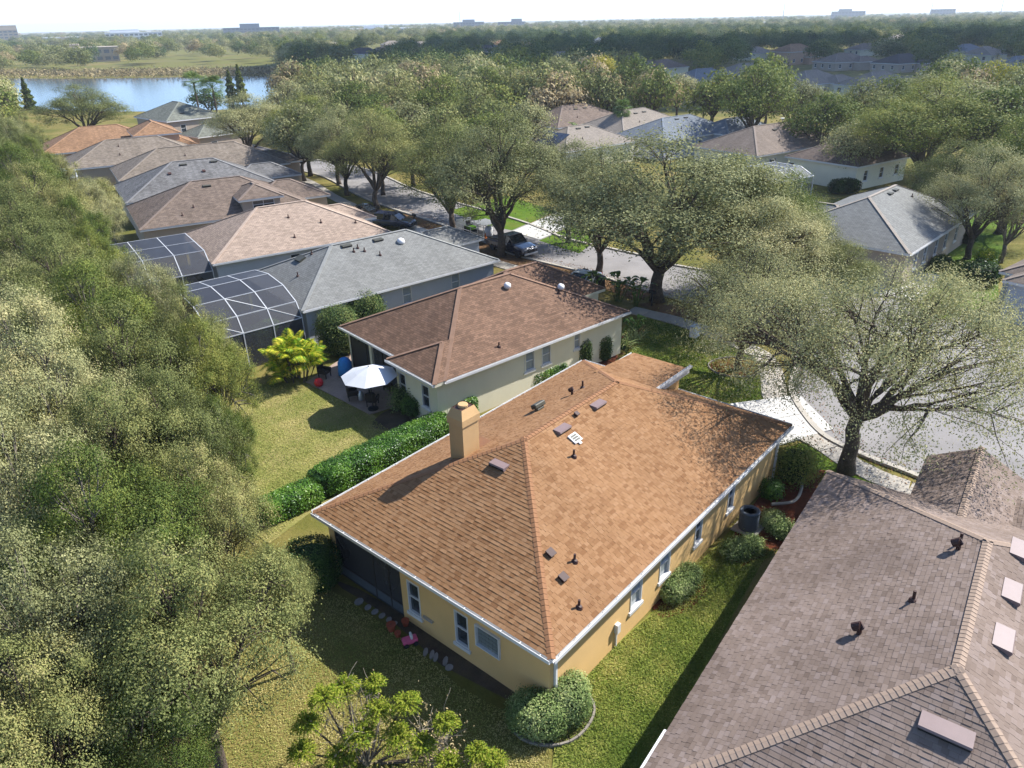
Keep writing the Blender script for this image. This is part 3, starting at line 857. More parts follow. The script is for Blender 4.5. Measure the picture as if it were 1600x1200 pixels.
for u_ in (17.9, .55): MB().box(u_, u_ + .09, .25, .34, .05, 2.9).build('downspout', MT['white'], H1)
# --- the houses along the street
def roofset(name, rgb, k=.7, **kw):
    MT[name] = roofmat(name, lin(*rgb, k), **kw); MT[name + '_cap'] = plain(name + '_cap', lin(*[min(255, c * 1.06) for c in rgb], k), .12, 3, .9)
roofset('brown_roof', (152, 120, 98)); roofset('grey_roof', (160, 160, 155), var=.14, streak=.22); roofset('pink_roof', (208, 184, 164), .66, var=.2, streak=.2)
roofset('umber_roof', (152, 134, 120)); roofset('ash_roof', (150, 148, 146), streak=.5); roofset('taupe_roof', (164, 150, 134)); roofset('orange_roof', (186, 146, 112)); roofset('green_roof', (150, 152, 138)); roofset('slate_roof', (146, 154, 162), var=.12, streak=.2)
roofset('mocha_roof', (160, 144, 130), var=.14); roofset('sand_roof', (176, 164, 150), var=.14, streak=.2); roofset('charcoal_roof', (92, 92, 96), var=.15)

def pipes(roof, pl, spots, fit='pipe'):
    for x, y in spots:
        M_ = on_roof(pl, x, y)
        if fit == 'pipe': plumb_pipe(roof, M_, .3)
        elif fit == 'vent': ridge_vent(roof, M_, .8, .4, MT['vent_grey'])
        else: box_vent(roof, M_, .3)

h2A = gp(686, 599, ZE)
H2, H2r, p2_, c2_ = house('cream_house', 'cream stucco house with dark brown hipped roof and shaded rear patio', h2A, 40.9,
    [dict(u=(.35, 15.6), v=(0, 11.2)), dict(u=(-.3, 7), v=(0, 4.7), capmax=3.2), dict(u=(8, 17.9), v=(4.2, 11.2), p=.56)], MT['cream_wall'], MT['brown_roof'],
    [(0, 'r', 6.9, 1.45, .8, 1.25, 'blind'), (0, 'r', 8.3, 1.45, .75, 1.25, 'blind'), (0, 'r', 11.0, 1.65, .55, 1.15, 'blind'), (1, 'b', 3.75, .85, .72, 1.5, 'hung'), (1, 'b', 1.45, 1.0, .72, 1.4, 'hung'),
     (0, 'b', 7.9, -.1, 5.6, 2.75, 'hole')], capm=MT['brown_roof_cap'], trim=MT['cream_wall'])
lw = MB(); lw.box(3.6, 3.7, 4.9, 10.9, -.1, 2.8); lw.box(.8, 3.7, 4.95, 5.05, -.1, 2.8); lw.box(.8, 3.7, 10.75, 10.85, -.1, 2.8); lw.box(.8, 3.7, 5.0, 10.8, 2.76, 2.8); lw.build('lanai_wall', MT['beige_wall'], H2)
s2 = MB().box(3.5, 3.6, 6, 9.6, .05, 2.2).build('sliding_door', MT['dark_frame'], H2); MB().box(3.47, 3.5, 6.1, 7.75, .1, 2.1).build('pane', MT['pane'], s2); MB().box(3.47, 3.5, 7.85, 9.5, .1, 2.1).build('pane', MT['pane'], s2)
fr = MB()
for v in (5.15, 6.9, 8.8, 10.65): fr.box(.72, .78, v - .03, v + .03, -.05, 2.68)
for z in (0.02, 2.62): fr.box(.725, .775, 5.2, 10.6, z - .03, z + .03)
f2 = fr.build('screen_frame', MT['dark_frame'], H2)
for a, c in ((5.2, 6.85), (6.95, 8.75), (8.85, 10.6)): MB().box(.745, .75, a, c, .06, 2.58).build('screen_panel', MT['screen'], f2)
MB().box(.6, .86, 7.95, 8.2, -.1, 2.8).build('column', MT['cream_wall'], H2)
for u, v in ((8.9, 4.6), (12.4, 3.3)):
    o = MB().lathe([(.2, 0), (.24, .16), (.2, .28), (.08, .34)], 14).build('roof_vent', MT['white'], H2r, smooth=True); o.matrix_local = on_roof(p2_[0], u - .35, v * sl)
pipes(H2r, p2_[0], [(4.6, .9), (11.6, 3.3)])
gutter(H2, (.35, 0, ZE), (15.6, 0, ZE), (0, -1, 0)); gutter(H2, (.35, 11.2, ZE), (.35, 4.7, ZE), (-1, 0, 0)); gutter(H2, (-.3, 4.7, ZE), (-.3, 0, ZE), (-1, 0, 0))

h3A = gp(473, 486, ZE)
H3, H3r, p3_, c3_ = house('grey_roof_house', 'pale blue house with smooth grey roof and arched screen enclosure at its back', h3A, 39.6,
    [dict(u=(0, 17.2), v=(0, 10.6)), dict(u=(13, 20.4), v=(6.0, 10.6))], MT['blue_wall'], MT['grey_roof'],
    [(0, 'r', 5.9, 1.4, .9, 1.3, 'blind'), (0, 'r', 8.5, 1.4, .8, 1.3, 'blind'), (0, 'r', 13, 1.4, .8, 1.3, 'blind')], capm=MT['grey_roof_cap'])
pipes(H3r, p3_[0], [(6.5, 4.6), (7.0, 4.9), (7.3, 4.4), (8.2, 3.6)]); pipes(H3r, p3_[2], [(6, 2.2), (4.5, 4.4)]); pipes(H3r, p3_[0], [(6.3, 5.2), (9.0, 5.1)], 'vent')
o = MB().lathe([(.3, 0), (.32, .12), (.24, .26), (.1, .32)], 14).build('roof_vent', MT['white'], H3r, smooth=True); o.matrix_local = on_roof(p3_[0], 10.6, 4.5)
o = MB().box(-.45, .45, -.3, .3, 0, .14).build('skylight', MT['vent_grey'], H3r); o.matrix_local = on_roof(p3_[2], 4.0, 3.6)
gutter(H3, (0, 0, ZE), (17.2, 0, ZE), (0, -1, 0))

h4A = gp(332, 413, ZE)
H4, H4r, p4_, c4_ = house('pink_roof_house', 'house with pale pinkish-tan shingle roof behind the grey roofed house', h4A, 33.6,
    [dict(u=(0, 16.2), v=(0, 11.8)), dict(u=(10, 17.6), v=(6.5, 11.8))], MT['blue_wall'], MT['pink_roof'], [(0, 'r', 7, 1.3, .9, 1.3, 'hung')], capm=MT['pink_roof_cap'])
pipes(H4r, p4_[0], [(7.5, 1.6), (10.5, 3.0), (8.0, 4.4), (13.5, 2.2)])
gutter(H4, (0, 0, ZE), (16.2, 0, ZE), (0, -1, 0))

h5A = gp(218, 360, ZE)
H5, H5r, p5_, c5_ = house('umber_roof_house', 'house with brown roof and a raised hipped dormer with a wide white window', h5A, 30,
    [dict(u=(0, 17.5), v=(0, 12.6)), dict(u=(9.6, 14.2), v=(.4, 6.2), ze=4.55, z0=3.0), dict(u=(12, 20.5), v=(5, 12.0))], MT['beige_wall'], MT['umber_roof'],
    [(1, 'r', 12.1, 3.45, 2.2, .85, 'double')], capm=MT['umber_roof_cap'])
pipes(H5r, p5_[0], [(5.5, 2.5), (4.2, 1.4)]); pipes(H5r, p5_[0], [(7.6, 5.6)], 'vent')
h6A = gp(197, 318, ZE)
H6, H6r, p6_, c6_ = house('streaked_roof_house', 'house with pale grey roof darkly streaked by weather', h6A, 31, [dict(u=(0, 17.5), v=(0, 12.8)), dict(u=(13, 21.5), v=(5.5, 11.5))], MT['beige_wall'], MT['ash_roof'], capm=MT['ash_roof_cap'])
pipes(H6r, p6_[0], [(5.6, 4.6), (9.4, 4.4)], 'box'); pipes(H6r, p6_[0], [(7.5, 6.0), (11, 6.0)], 'vent')
H7b, H7br, p7b_, _ = house('taupe_roof_house', 'taupe hipped roof house between the streaked roof and the longer taupe roof', (-49.3, 96.3), 30.5, [dict(u=(0, 22), v=(0, 12)), dict(u=(15, 24), v=(1, 7))], MT['beige_wall'], MT['taupe_roof'], capm=MT['taupe_roof_cap'])
pipes(H7br, p7b_[0], [(9, 4.2)])
h7A = gp(103, 263, ZE)
H7, H7r, p7_, _ = house('long_taupe_house', 'long taupe roof house with a small white framed screen enclosure', h7A, 30.2, [dict(u=(0, 19), v=(-1.5, 10.5))], MT['beige_wall'], MT['taupe_roof'], capm=MT['taupe_roof_cap'])
pipes(H7r, p7_[0], [(7.4, 4.6), (7.2, 2.4)])
h8A = gp(63, 237, ZE)
H8, H8r, p8_, _ = house('orange_roof_house', 'pink stucco house with orange shingle roof in several tiers', h8A, 30, [dict(u=(0, 18.5), v=(-4, 9)), dict(u=(13, 20), v=(-11, -1), ze=5.4), dict(u=(18, 22), v=(-12, -3), ze=3.6)], MT['pink_wall'], MT['orange_roof'], [(1, 'r', 17, 3.6, 1.2, 1.2, 'hung'), (1, 'f', -5, 3.4, 1.4, 1.3, 'hung')], capm=MT['orange_roof_cap'])
h9A = gp(260, 190, 5.6)
H9, H9r, p9_, _ = house('two_storey_house', 'two storey beige house with grey-green hipped roof near the lake', h9A, 47, [dict(u=(0, 11), v=(0, 13.5), ze=5.6), dict(u=(2, 12.5), v=(-6.5, 1), ze=3.2)], MT['beige_wall'], MT['green_roof'],
    [(0, 'b', 3.5, 3.5, 1.2, 1.2, 'hung'), (0, 'b', 8.5, 3.5, 1.0, 1.0, 'hung'), (0, 'r', 3, 3.5, 1.0, 1.3, 'hung'), (0, 'r', 7, 3.5, 1.0, 1.3, 'hung'), (1, 'r', 5, .9, 1.2, 1.3, 'hung')], capm=MT['green_roof_cap'])
pipes(H9r, p9_[2] if len(p9_) > 2 else p9_[0], [(4, 2)], 'vent')

# --- the houses over the road
r2A = gp(1422, 397, ZE)
R2, R2r, pr2, _ = house('flat_grey_roof_house', 'pinkish brick house with light grey roof beside the bright green side lawn', r2A, 45.9,
    [dict(u=(0, 18.6), v=(0, 11.8)), dict(u=(1.5, 9.3), v=(4.5, 15.0))], MT['beige_wall'], MT['grey_roof'],
    [(0, 'r', u, 1.0, .8, 1.4, 'hung') for u in (3.2, 5.6, 8.6, 11.3, 14.4)], capm=MT['sand_roof_cap'])
pipes(R2r, pr2[0], [(12.2, 4.6), (16.5, 1.2)]); pipes(R2r, pr2[0], [(9.6, 5.7), (11.2, 5.8)], 'vent')
gutter(R2, (0, 0, ZE), (18.6, 0, ZE), (0, -1, 0)); gutter(R2, (18.6, 0, ZE), (18.6, 11.8, ZE), (1, 0, 0))
house('brown_corner_house', 'brown roof house across the green side lawn from the light grey roof', (36.2, 52.6), 38, [dict(u=(0, 17), v=(-11, 0)), dict(u=(-2, 6), v=(-7, -1))], MT['blue_wall'], MT['mocha_roof'], [(0, 'l', 3.5, 1, 1, 1.3, 'hung'), (0, 'b', -4, 1, 1.2, 1.3, 'hung')], capm=MT['mocha_roof_cap'])
def opp(name, label, A, hd, blocks, wm_, rm, n=3):
    L = blocks[0]['u'][1]
    h, r, p, c = house(name, label, A, hd, blocks, MT[wm_], MT[rm], [(0, 'r', L * (k + .7) / (n + .4), 1.0, .9, 1.3, 'hung') for k in range(n)] + [(0, 'b', 3 + k * 3.2, 1.0, .9, 1.3, 'hung') for k in range(2)], capm=MT[rm + '_cap'])
    ridge_vent(r, on_roof(p[0], L * .45, 5.0), .8, .4, MT['vent_grey']); ridge_vent(r, on_roof(p[0], L * .58, 5.1), .8, .4, MT['vent_grey'])
    plumb_pipe(r, on_roof(p[0], L * .36, 2.5), .3)
    return h, r, p
F1, F1r, pf1 = opp('brown_hip_house', 'brown-grey hipped roof house with a dish on its ridge, over the road', gp(1184, 244, ZE), 33.6, [dict(u=(0, 20), v=(0, 12.2)), dict(u=(11, 20.4), v=(2, 8))], 'cream_wall', 'mocha_roof')
sdish = MB().lathe([(.05, -.12), (.3, 0), (.38, .12)], 12, (0, 0, .5)).tube([(0, 0, 0), (0, 0, .4)], .04, 6).build('satellite_dish', MT['white'], F1r); sdish.location = (12.5, 6.1, 5.85); sdish.rotation_euler = (0, .0, 0)
opp('slate_roof_house', 'pale blue-grey roof house beyond the brown hipped roof', (24.5, 119.5), 38, [dict(u=(0, 18), v=(0, 11)), dict(u=(12, 25), v=(-3, 5))], 'blue_wall', 'slate_roof')
opp('umber_hip_house', 'brown roof house above a white framed pool enclosure', (40.0, 100.6), 34, [dict(u=(0, 12), v=(-7, 4.0))], 'cream_wall', 'umber_roof')
opp('tan_hip_house', 'tan hipped roof house behind the round-headed palm', gp(975, 209, ZE), 40, [dict(u=(0, 18), v=(0, 12))], 'cream_wall', 'sand_roof')
opp('rose_brown_house', 'rose-brown hipped roof house among bright palms', gp(872, 200, ZE), 36, [dict(u=(0, 18), v=(0, 12.4)), dict(u=(10, 19), v=(3, 9))], 'cream_wall', 'umber_roof')
F6, F6r, pf6 = opp('solar_house', 'small grey roofed house carrying dark solar panels', (8.6, 111.5), 38, [dict(u=(0, 15), v=(0, 11))], 'cream_wall', 'sand_roof')
for i in range(4):
    o = MB().box(.02, 1.15, 0, 3.4, .03, .09).build('solar_panel', MT['solar'], F6r); o.matrix_local = on_roof(pf6[2], 3.0 + i * 1.2, .7)
for i, (x, y, hd, rm, wm_, lb) in enumerate([(1235, 90, 30, 'orange_roof', 'pink_wall', 'distant orange roofed house in the dark trees'), (1305, 98, 20, 'mocha_roof', 'beige_wall', 'distant brown roofed house right of the orange one'),
        (1405, 100, 25, 'charcoal_roof', 'beige_wall', 'distant house with dark roof half hidden by oaks'), (1265, 133, 35, 'sand_roof', 'cream_wall', 'cream roofed house rising behind the oak crowns'), (1368, 136, 30, 'sand_roof', 'cream_wall', 'second cream roofed house rising behind the oak crowns'),
        (742, 88, 10, 'charcoal_roof', 'cream_wall', 'distant house with white gable walls at the wood edge'), (700, 72, 25, 'orange_roof', 'pink_wall', 'distant salmon roofed house beyond the wood'), (640, 72, 15, 'sand_roof', 'cream_wall', 'distant sand roofed house beyond the wood'),
        (545, 92, 20, 'charcoal_roof', 'cream_wall', 'distant white walled house in the shaded wood'), (1085, 128, 30, 'slate_roof', 'blue_wall', 'blue-grey roofed house low among the trees'), (925, 72, 10, 'slate_roof', 'blue_wall', 'distant tall grey house beside the dark pines'),
        (820, 74, 30, 'umber_roof', 'cream_wall', 'distant brown roofed house left of the grey one'), (770, 70, 12, 'orange_roof', 'pink_wall', 'distant orange-pink house left of the brown one'), (600, 70, 25, 'sand_roof', 'pink_wall', 'distant pale pink house beyond the lake wood'),
        (1590, 105, 20, 'slate_roof', 'blue_wall', 'distant blue-grey roofed house right of the oaks'), (1550, 86, 40, 'sand_roof', 'cream_wall', 'distant pale roofed house at the dark wood'), (500, 72, 20, 'sand_roof', 'cream_wall', 'distant cream house above the lake wood')]):
    p = gp(x, y, ZE)
    h, r, _, _ = house('distant_house', lb, p, hd, [dict(u=(0, 19), v=(0, 13), ze=5.2 if i in (0, 5, 10, 8) else ZE), dict(u=(9, 20), v=(-3, 5))], MT[wm_], MT[rm], [(0, 'r', 3 + 5 * k, 1.0, 1.2, 1.3, 'hung') for k in range(3)] + [(0, 'b', 3 + 4 * k, 1.0, 1.2, 1.3, 'hung') for k in range(3)], capm=MT[rm + '_cap'])

for i, (x, y, hd, rm) in enumerate([(1150, 116, 25, 'sand_roof'), (1030, 108, 40, 'umber_roof'), (1480, 112, 15, 'mocha_roof'), (860, 92, 30, 'sand_roof'), (1345, 78, 20, 'mocha_roof'), (1175, 84, 35, 'sand_roof'), (965, 98, 10, 'umber_roof'), (1100, 70, 25, 'sand_roof'), (1510, 80, 30, 'slate_roof'), (660, 84, 20, 'sand_roof'), (585, 82, 35, 'umber_roof'), (1250, 64, 15, 'sand_roof'), (1400, 62, 25, 'sand_roof'), (880, 62, 20, 'sand_roof')]):
    house('distant_house', 'small distant roof among the trees of the far wood', gp(x, y, ZE), hd, [dict(u=(0, 18), v=(0, 12))], MT['cream_wall'], MT[rm], [(0, 'b', 3 + 4 * k, 1.0, 1.2, 1.3, 'hung') for k in range(2)], group='houses scattered in the far wood')

# --- large buildings on the skyline
MT['office_pane'] = glassmat('office_pane', (.16, .18, .2, 1), .2)
MT['office_white'] = plain('office_white', (.72, .72, .72, 1), .05, .05, .8); MT['office_tan'] = plain('office_tan', lin(206, 190, 168, .8), .05, .05, .8); MT['office_grey'] = plain('office_grey', lin(150, 158, 168, .8), .05, .05, .8)
def office(name, label, x, y, dist, wpx, hgt, mat, rows, cols, dep=25, steps=()):
    """a long building `dist` metres away, standing on the ground"""
    d = gp(x, y + 60, 0); q = Vector((d.x, d.y, 0)).normalized() * dist
    wd = wpx * dist / FOC * .82; hgt *= .8
    root = thing(name, label, 'building', (q.x, q.y, 0), math.atan2(q.y, q.x) - math.pi / 2)
    MB().box(-wd / 2, wd / 2, 0, dep, 0, hgt).build('wall', mat, root)
    MB().box(-wd / 2 - .4, wd / 2 + .4, -.4, dep + .4, hgt, hgt + .9).build('parapet', mat, root)
    for a, b_, h in steps: MB().box(a * wd - wd / 2, b_ * wd - wd / 2, 4, dep - 2, hgt + .9, hgt + .9 + h).build('roof_block', mat, root)
    wm2 = MB().box(-wd / cols * .34, wd / cols * .34, -.15, .1, 0, hgt / rows * .5).mesh('window', MT['office_pane'])
    for r in range(rows):
        for c in range(cols): link('window', wm2, root, (-wd / 2 + wd * (c + .5) / cols, 0, hgt * (r + .28) / rows))
    return root
office('hotel', 'tan tower block with flat roof at the edge of town', 20, 58, 1500, 44, 26, MT['office_tan'], 5, 7, 30, [(.5, 1, 6)])
office('office_block', 'long white office block with a dark entrance on the skyline', 222, 52, 1300, 82, 17, MT['office_white'], 3, 12, 40, [(.1, .6, 4)])
office('office_block', 'low white and blue commercial block beside the tan tower', 108, 54, 1350, 50, 12, MT['office_white'], 2, 7)
office('school', 'cream two storey building with a grid of dark windows by the meadow', 163, 82, 620, 66, 10.5, MT['office_tan'], 2, 6, 22, [(.0, .2, 2)])
office('office_block', 'long grey hospital-like block with stepped roof on the skyline', 402, 44, 1500, 88, 20, MT['office_grey'], 4, 14, 40, [(.3, .65, 6)])
office('warehouse', 'long low pale warehouse with roof plant on the skyline', 610, 44, 1700, 130, 11, MT['office_white'], 1, 14, 60, [(.2, .45, 5)])
office('office_block', 'grey flat block under a thin mast on the skyline', 735, 42, 1900, 52, 20, MT['office_grey'], 3, 10, 30, [(.3, .7, 5)])
office('office_block', 'pale grey block with roof plant right of the mast', 800, 41, 1900, 46, 18, MT['office_grey'], 3, 9, 30, [(.5, .9, 6)])
office('office_block', 'broad hazy grey block on the far ridge', 1315, 26, 2600, 50, 26, MT['office_grey'], 3, 10, 40, [(.2, .6, 6)])
office('office_block', 'smaller hazy block right of the broad one', 1460, 20, 2600, 34, 26, MT['office_grey'], 3, 8, 40)
office('warehouse', 'long low white warehouse far to the right', 1210, 36, 1500, 90, 8, MT['office_white'], 1, 10, 40)
for x, dist, h, lb in ((722, 1900, 62, 'thin lattice mast above the grey block'), (1213, 1500, 40, 'slender mast above the white warehouse'), (1436, 2000, 62, 'tall thin mast right of the hazy blocks'), (1542, 1800, 60, 'leaning-looking dark mast at the right of the skyline')):
    d = gp(x, 110, 0); q = Vector((d.x, d.y, 0)).normalized() * dist
    mb = MB()
    for k in range(3):
        a = k * 2.094; mb.tube([(1.2 * math.cos(a), 1.2 * math.sin(a), 0), (.2 * math.cos(a), .2 * math.sin(a), h)], .22, 4)
    for j in range(8):
        z = h * j / 8; rr0 = 1.2 - j / 8
        for k in range(3):
            a, c = k * 2.094, (k + 1) * 2.094; mb.bar((rr0 * math.cos(a), rr0 * math.sin(a), z), (rr0 * .9 * math.cos(c), rr0 * .9 * math.sin(c), z + h / 8), .18)
    tag(mb.build('radio_mast', MT['metal'], loc=(q.x, q.y, 0)), lb, 'mast')

# --- screen enclosures
MT['bar_grey'] = plain('bar_grey', (.42, .43, .44, 1), .08, 2, .5)
def cage(name, label, A, hd, prof, bays, L, mat, wall_end=True, bar=.05, barm=None):
    """bays along local x, the rib profile in y-z; every screen panel is a piece of its own"""
    root = thing(name, label, 'screen enclosure', (A[0], A[1], 0), R(hd))
    bm_ = barm or MT['bar_grey']
    for k in range(bays + 1):
        x = -L * k / bays; mb = MB()
        for i in range(len(prof) - 1): mb.bar((x, *prof[i]), (x, *prof[i + 1]), bar, bar * 1.4, (1, 0, 0))
        mb.build('rib', bm_, root)
    for i in range(1, len(prof) - 1):
        MB().bar((0, *prof[i]), (-L, *prof[i]), bar * .9, bar * 1.2).build('purlin', bm_, root)
    for i in range(len(prof) - 1):
        a, b_ = prof[i], prof[i + 1]; s = L / bays
        me = MB().face([(0, *a), (0, *b_), (-s, *b_), (-s, *a)]).mesh('screen_panel', mat)
        for k in range(bays): link('screen_panel', me, root, (-s * k, 0, 0))
    if wall_end:
        ys = np.linspace(prof[0][0], prof[-1][0], 5); top = lambda y: float(np.interp(y, [p[0] for p in prof], [p[1] for p in prof]))
        mb = MB()
        for y in ys[1:-1]: mb.bar((-L, y, 0), (-L, y, top(y)), bar)
        mb.bar((-L, prof[0][0], 2.2), (-L, prof[-1][0], 2.2), bar); mb.bar((-L, prof[0][0], 1.0), (-L, prof[-1][0], 1.0), bar * .8)
        mb.build('end_frame', bm_, root)
        inner = [(prof[0][0], 0.02)] + [p for p in prof[1:-1]] + [(prof[-1][0], .02)]
        MB().face([(-L + .01, p[0], p[1]) for p in inner]).build('screen_panel', mat, root)
    return root
arc = [(0.25, 0.0), (.25, 2.5)] + [(.25 + 9.6 * (.5 - .5 * math.cos(math.pi * k / 6)), 2.5 + 2.0 * math.sin(math.pi * k / 6)) for k in range(1, 6)] + [(9.85, 2.5), (9.85, 0)]
c3 = cage('screen_enclosure', 'arched white framed pool screen behind the grey roofed house', (h3A.x, h3A.y), 39.6, arc, 3, 6.2, MT['screen'])
for a, b_ in (((-6.2, *arc[2]), (-4.13, *arc[1])), ((-2.06, *arc[2]), (0, *arc[1])), ((-4.13, *arc[3]), (-2.06, *arc[2]))): MB().bar(a, b_, .06).build('brace', MT['white'], c3)
man = [(.4, 0), (.4, 2.4), (2.2, 3.7), (5.5, 3.75), (9, 3.75), (11, 2.4), (11, 0)]
cage('screen_enclosure', 'dark mansard pool screen behind the pink roofed house', (h4A.x, h4A.y), 33.6, man, 3, 7.2, MT['screen'])
th4 = Matrix.Translation((h4A.x, h4A.y, 0)) @ Matrix.Rotation(R(33.6), 4, 'Z')
pw, nt, b = newmat('pool_water'); b.inputs['Base Color'].default_value = lin(120, 205, 205, .8); b.inputs['Roughness'].default_value = .08; bump(nt, b, noise(nt, 3, 3), .2, .05)
pool = thing('swimming_pool', 'turquoise swimming pool inside the dark mansard screen', 'pool', th4 @ Vector((-3.8, 6.5, 0)), R(33.6))
MB().box(-3.2, 3.6, -6.0, 4.4, -.05, .03).build('deck', MT['concrete'], pool)
MB().prism(blob(-1.0, 1.2, 1.8, 2.8, seed=5), .03, .05).build('water', pw, pool)
MB().prism(blob(-1.0, 1.2, 2.05, 3.05, seed=5), .02, .042).build('coping', MT['white'], pool)
for nm, lb, dx, dy, c in (('patio_chair', 'dark red cushioned chair on the pool deck', 1.9, -3.6, (.25, .03, .03, 1)), ('patio_chair', 'dark blue cushioned chair on the pool deck', 1.2, -4.8, (.04, .06, .1, 1))):
    t = thing(nm, lb, 'chair', th4 @ Vector((-3.8 + dx, 6.5 + dy, .03)), R(80)); mt_ = plain(lb[:9].replace(' ', '_'), c)
    MB().box(-.3, .3, -.3, .3, .35, .47).build('seat', mt_, t, bevel=.03); MB().box(-.3, .3, .24, .34, .47, 1.0).build('backrest', mt_, t, bevel=.03)
    for a in (-.26, .26):
        for c_ in (-.26, .26): MB().box(a - .02, a + .02, c_ - .02, c_ + .02, 0, .35).build('leg', MT['dark_frame'], t)
fl7 = [(0.2, 0), (.2, 2.5), (3, 3.0), (6, 2.9), (6, 0)]
cage('screen_enclosure', 'small white framed flat screen behind the long taupe roof', (h7A.x + 3.5, h7A.y - 4), 30.2, fl7, 4, 5, MT['screen_pale'], bar=.12)
cage('screen_enclosure', 'pale white framed pool screen below the brown roof over the road', (37.5, 92.5), 34, [(0, 0), (0, 2.5), (2, 3.4), (6, 3.4), (8, 2.5), (8, 0)], 4, 8.5, MT['screen_pale'], bar=.12)
# ------------------------------------------------------------------ vegetation
def leaf_quads(P, size, rs, up=.5, aspect=.55, jitter=.35, dirs=None, out=None):
    """kite-shaped leaves at points P (n,3)"""
    n = len(P)
    nv = rs.normal(size=(n, 3)); nv[:, 2] = np.abs(nv[:, 2]) + up * 1.2; nv[:, :2] += up * .35 * np.array([.9, .44])
    if out is not None: nv = out + rs.normal(size=(n, 3)) * .42
    nv /= np.linalg.norm(nv, axis=1)[:, None] + 1e-9
    t = rs.normal(size=(n, 3)) if dirs is None else dirs + rs.normal(size=(n, 3)) * .35
    t -= nv * (t * nv).sum(1)[:, None]; t /= np.linalg.norm(t, axis=1)[:, None] + 1e-9
    b_ = np.cross(nv, t)
    L = size * (1 + jitter * rs.uniform(-1, 1, n))[:, None]; W = L * aspect
    v = np.empty((n, 4, 3), np.float32)
    v[:, 0] = P - t * L * .5; v[:, 1] = P + b_ * W * .5 - t * L * .05; v[:, 2] = P + t * L * .5 - nv * L * .12; v[:, 3] = P - b_ * W * .5 - t * L * .05
    return v.reshape(-1, 3), np.arange(4 * n, dtype=np.int32).reshape(-1, 4)

def kmeans(P, k, rs, it=5):
    k = min(k, len(P)); c = P[rs.choice(len(P), k, replace=False)]
    for _ in range(it):
        a = ((P[:, None] - c[None]) ** 2).sum(2).argmin(1)
        c = np.array([P[a == i].mean(0) if (a == i).any() else c[i] for i in range(k)])
    return a, c

def bend(a, b_, rs, sag=.15, n=5):
    a, b_ = np.array(a, float), np.array(b_, float); L = np.linalg.norm(b_ - a)
    mid = (a + b_) / 2 + np.array([0, 0, sag * L]) + rs.normal(size=3) * L * .07
    t = np.linspace(0, 1, n)[:, None]
    p = (1 - t) ** 2 * a + 2 * t * (1 - t) * mid + t ** 2 * b_
    p[1:-1] += rs.normal(size=(n - 2, 3)) * L * .018
    return p

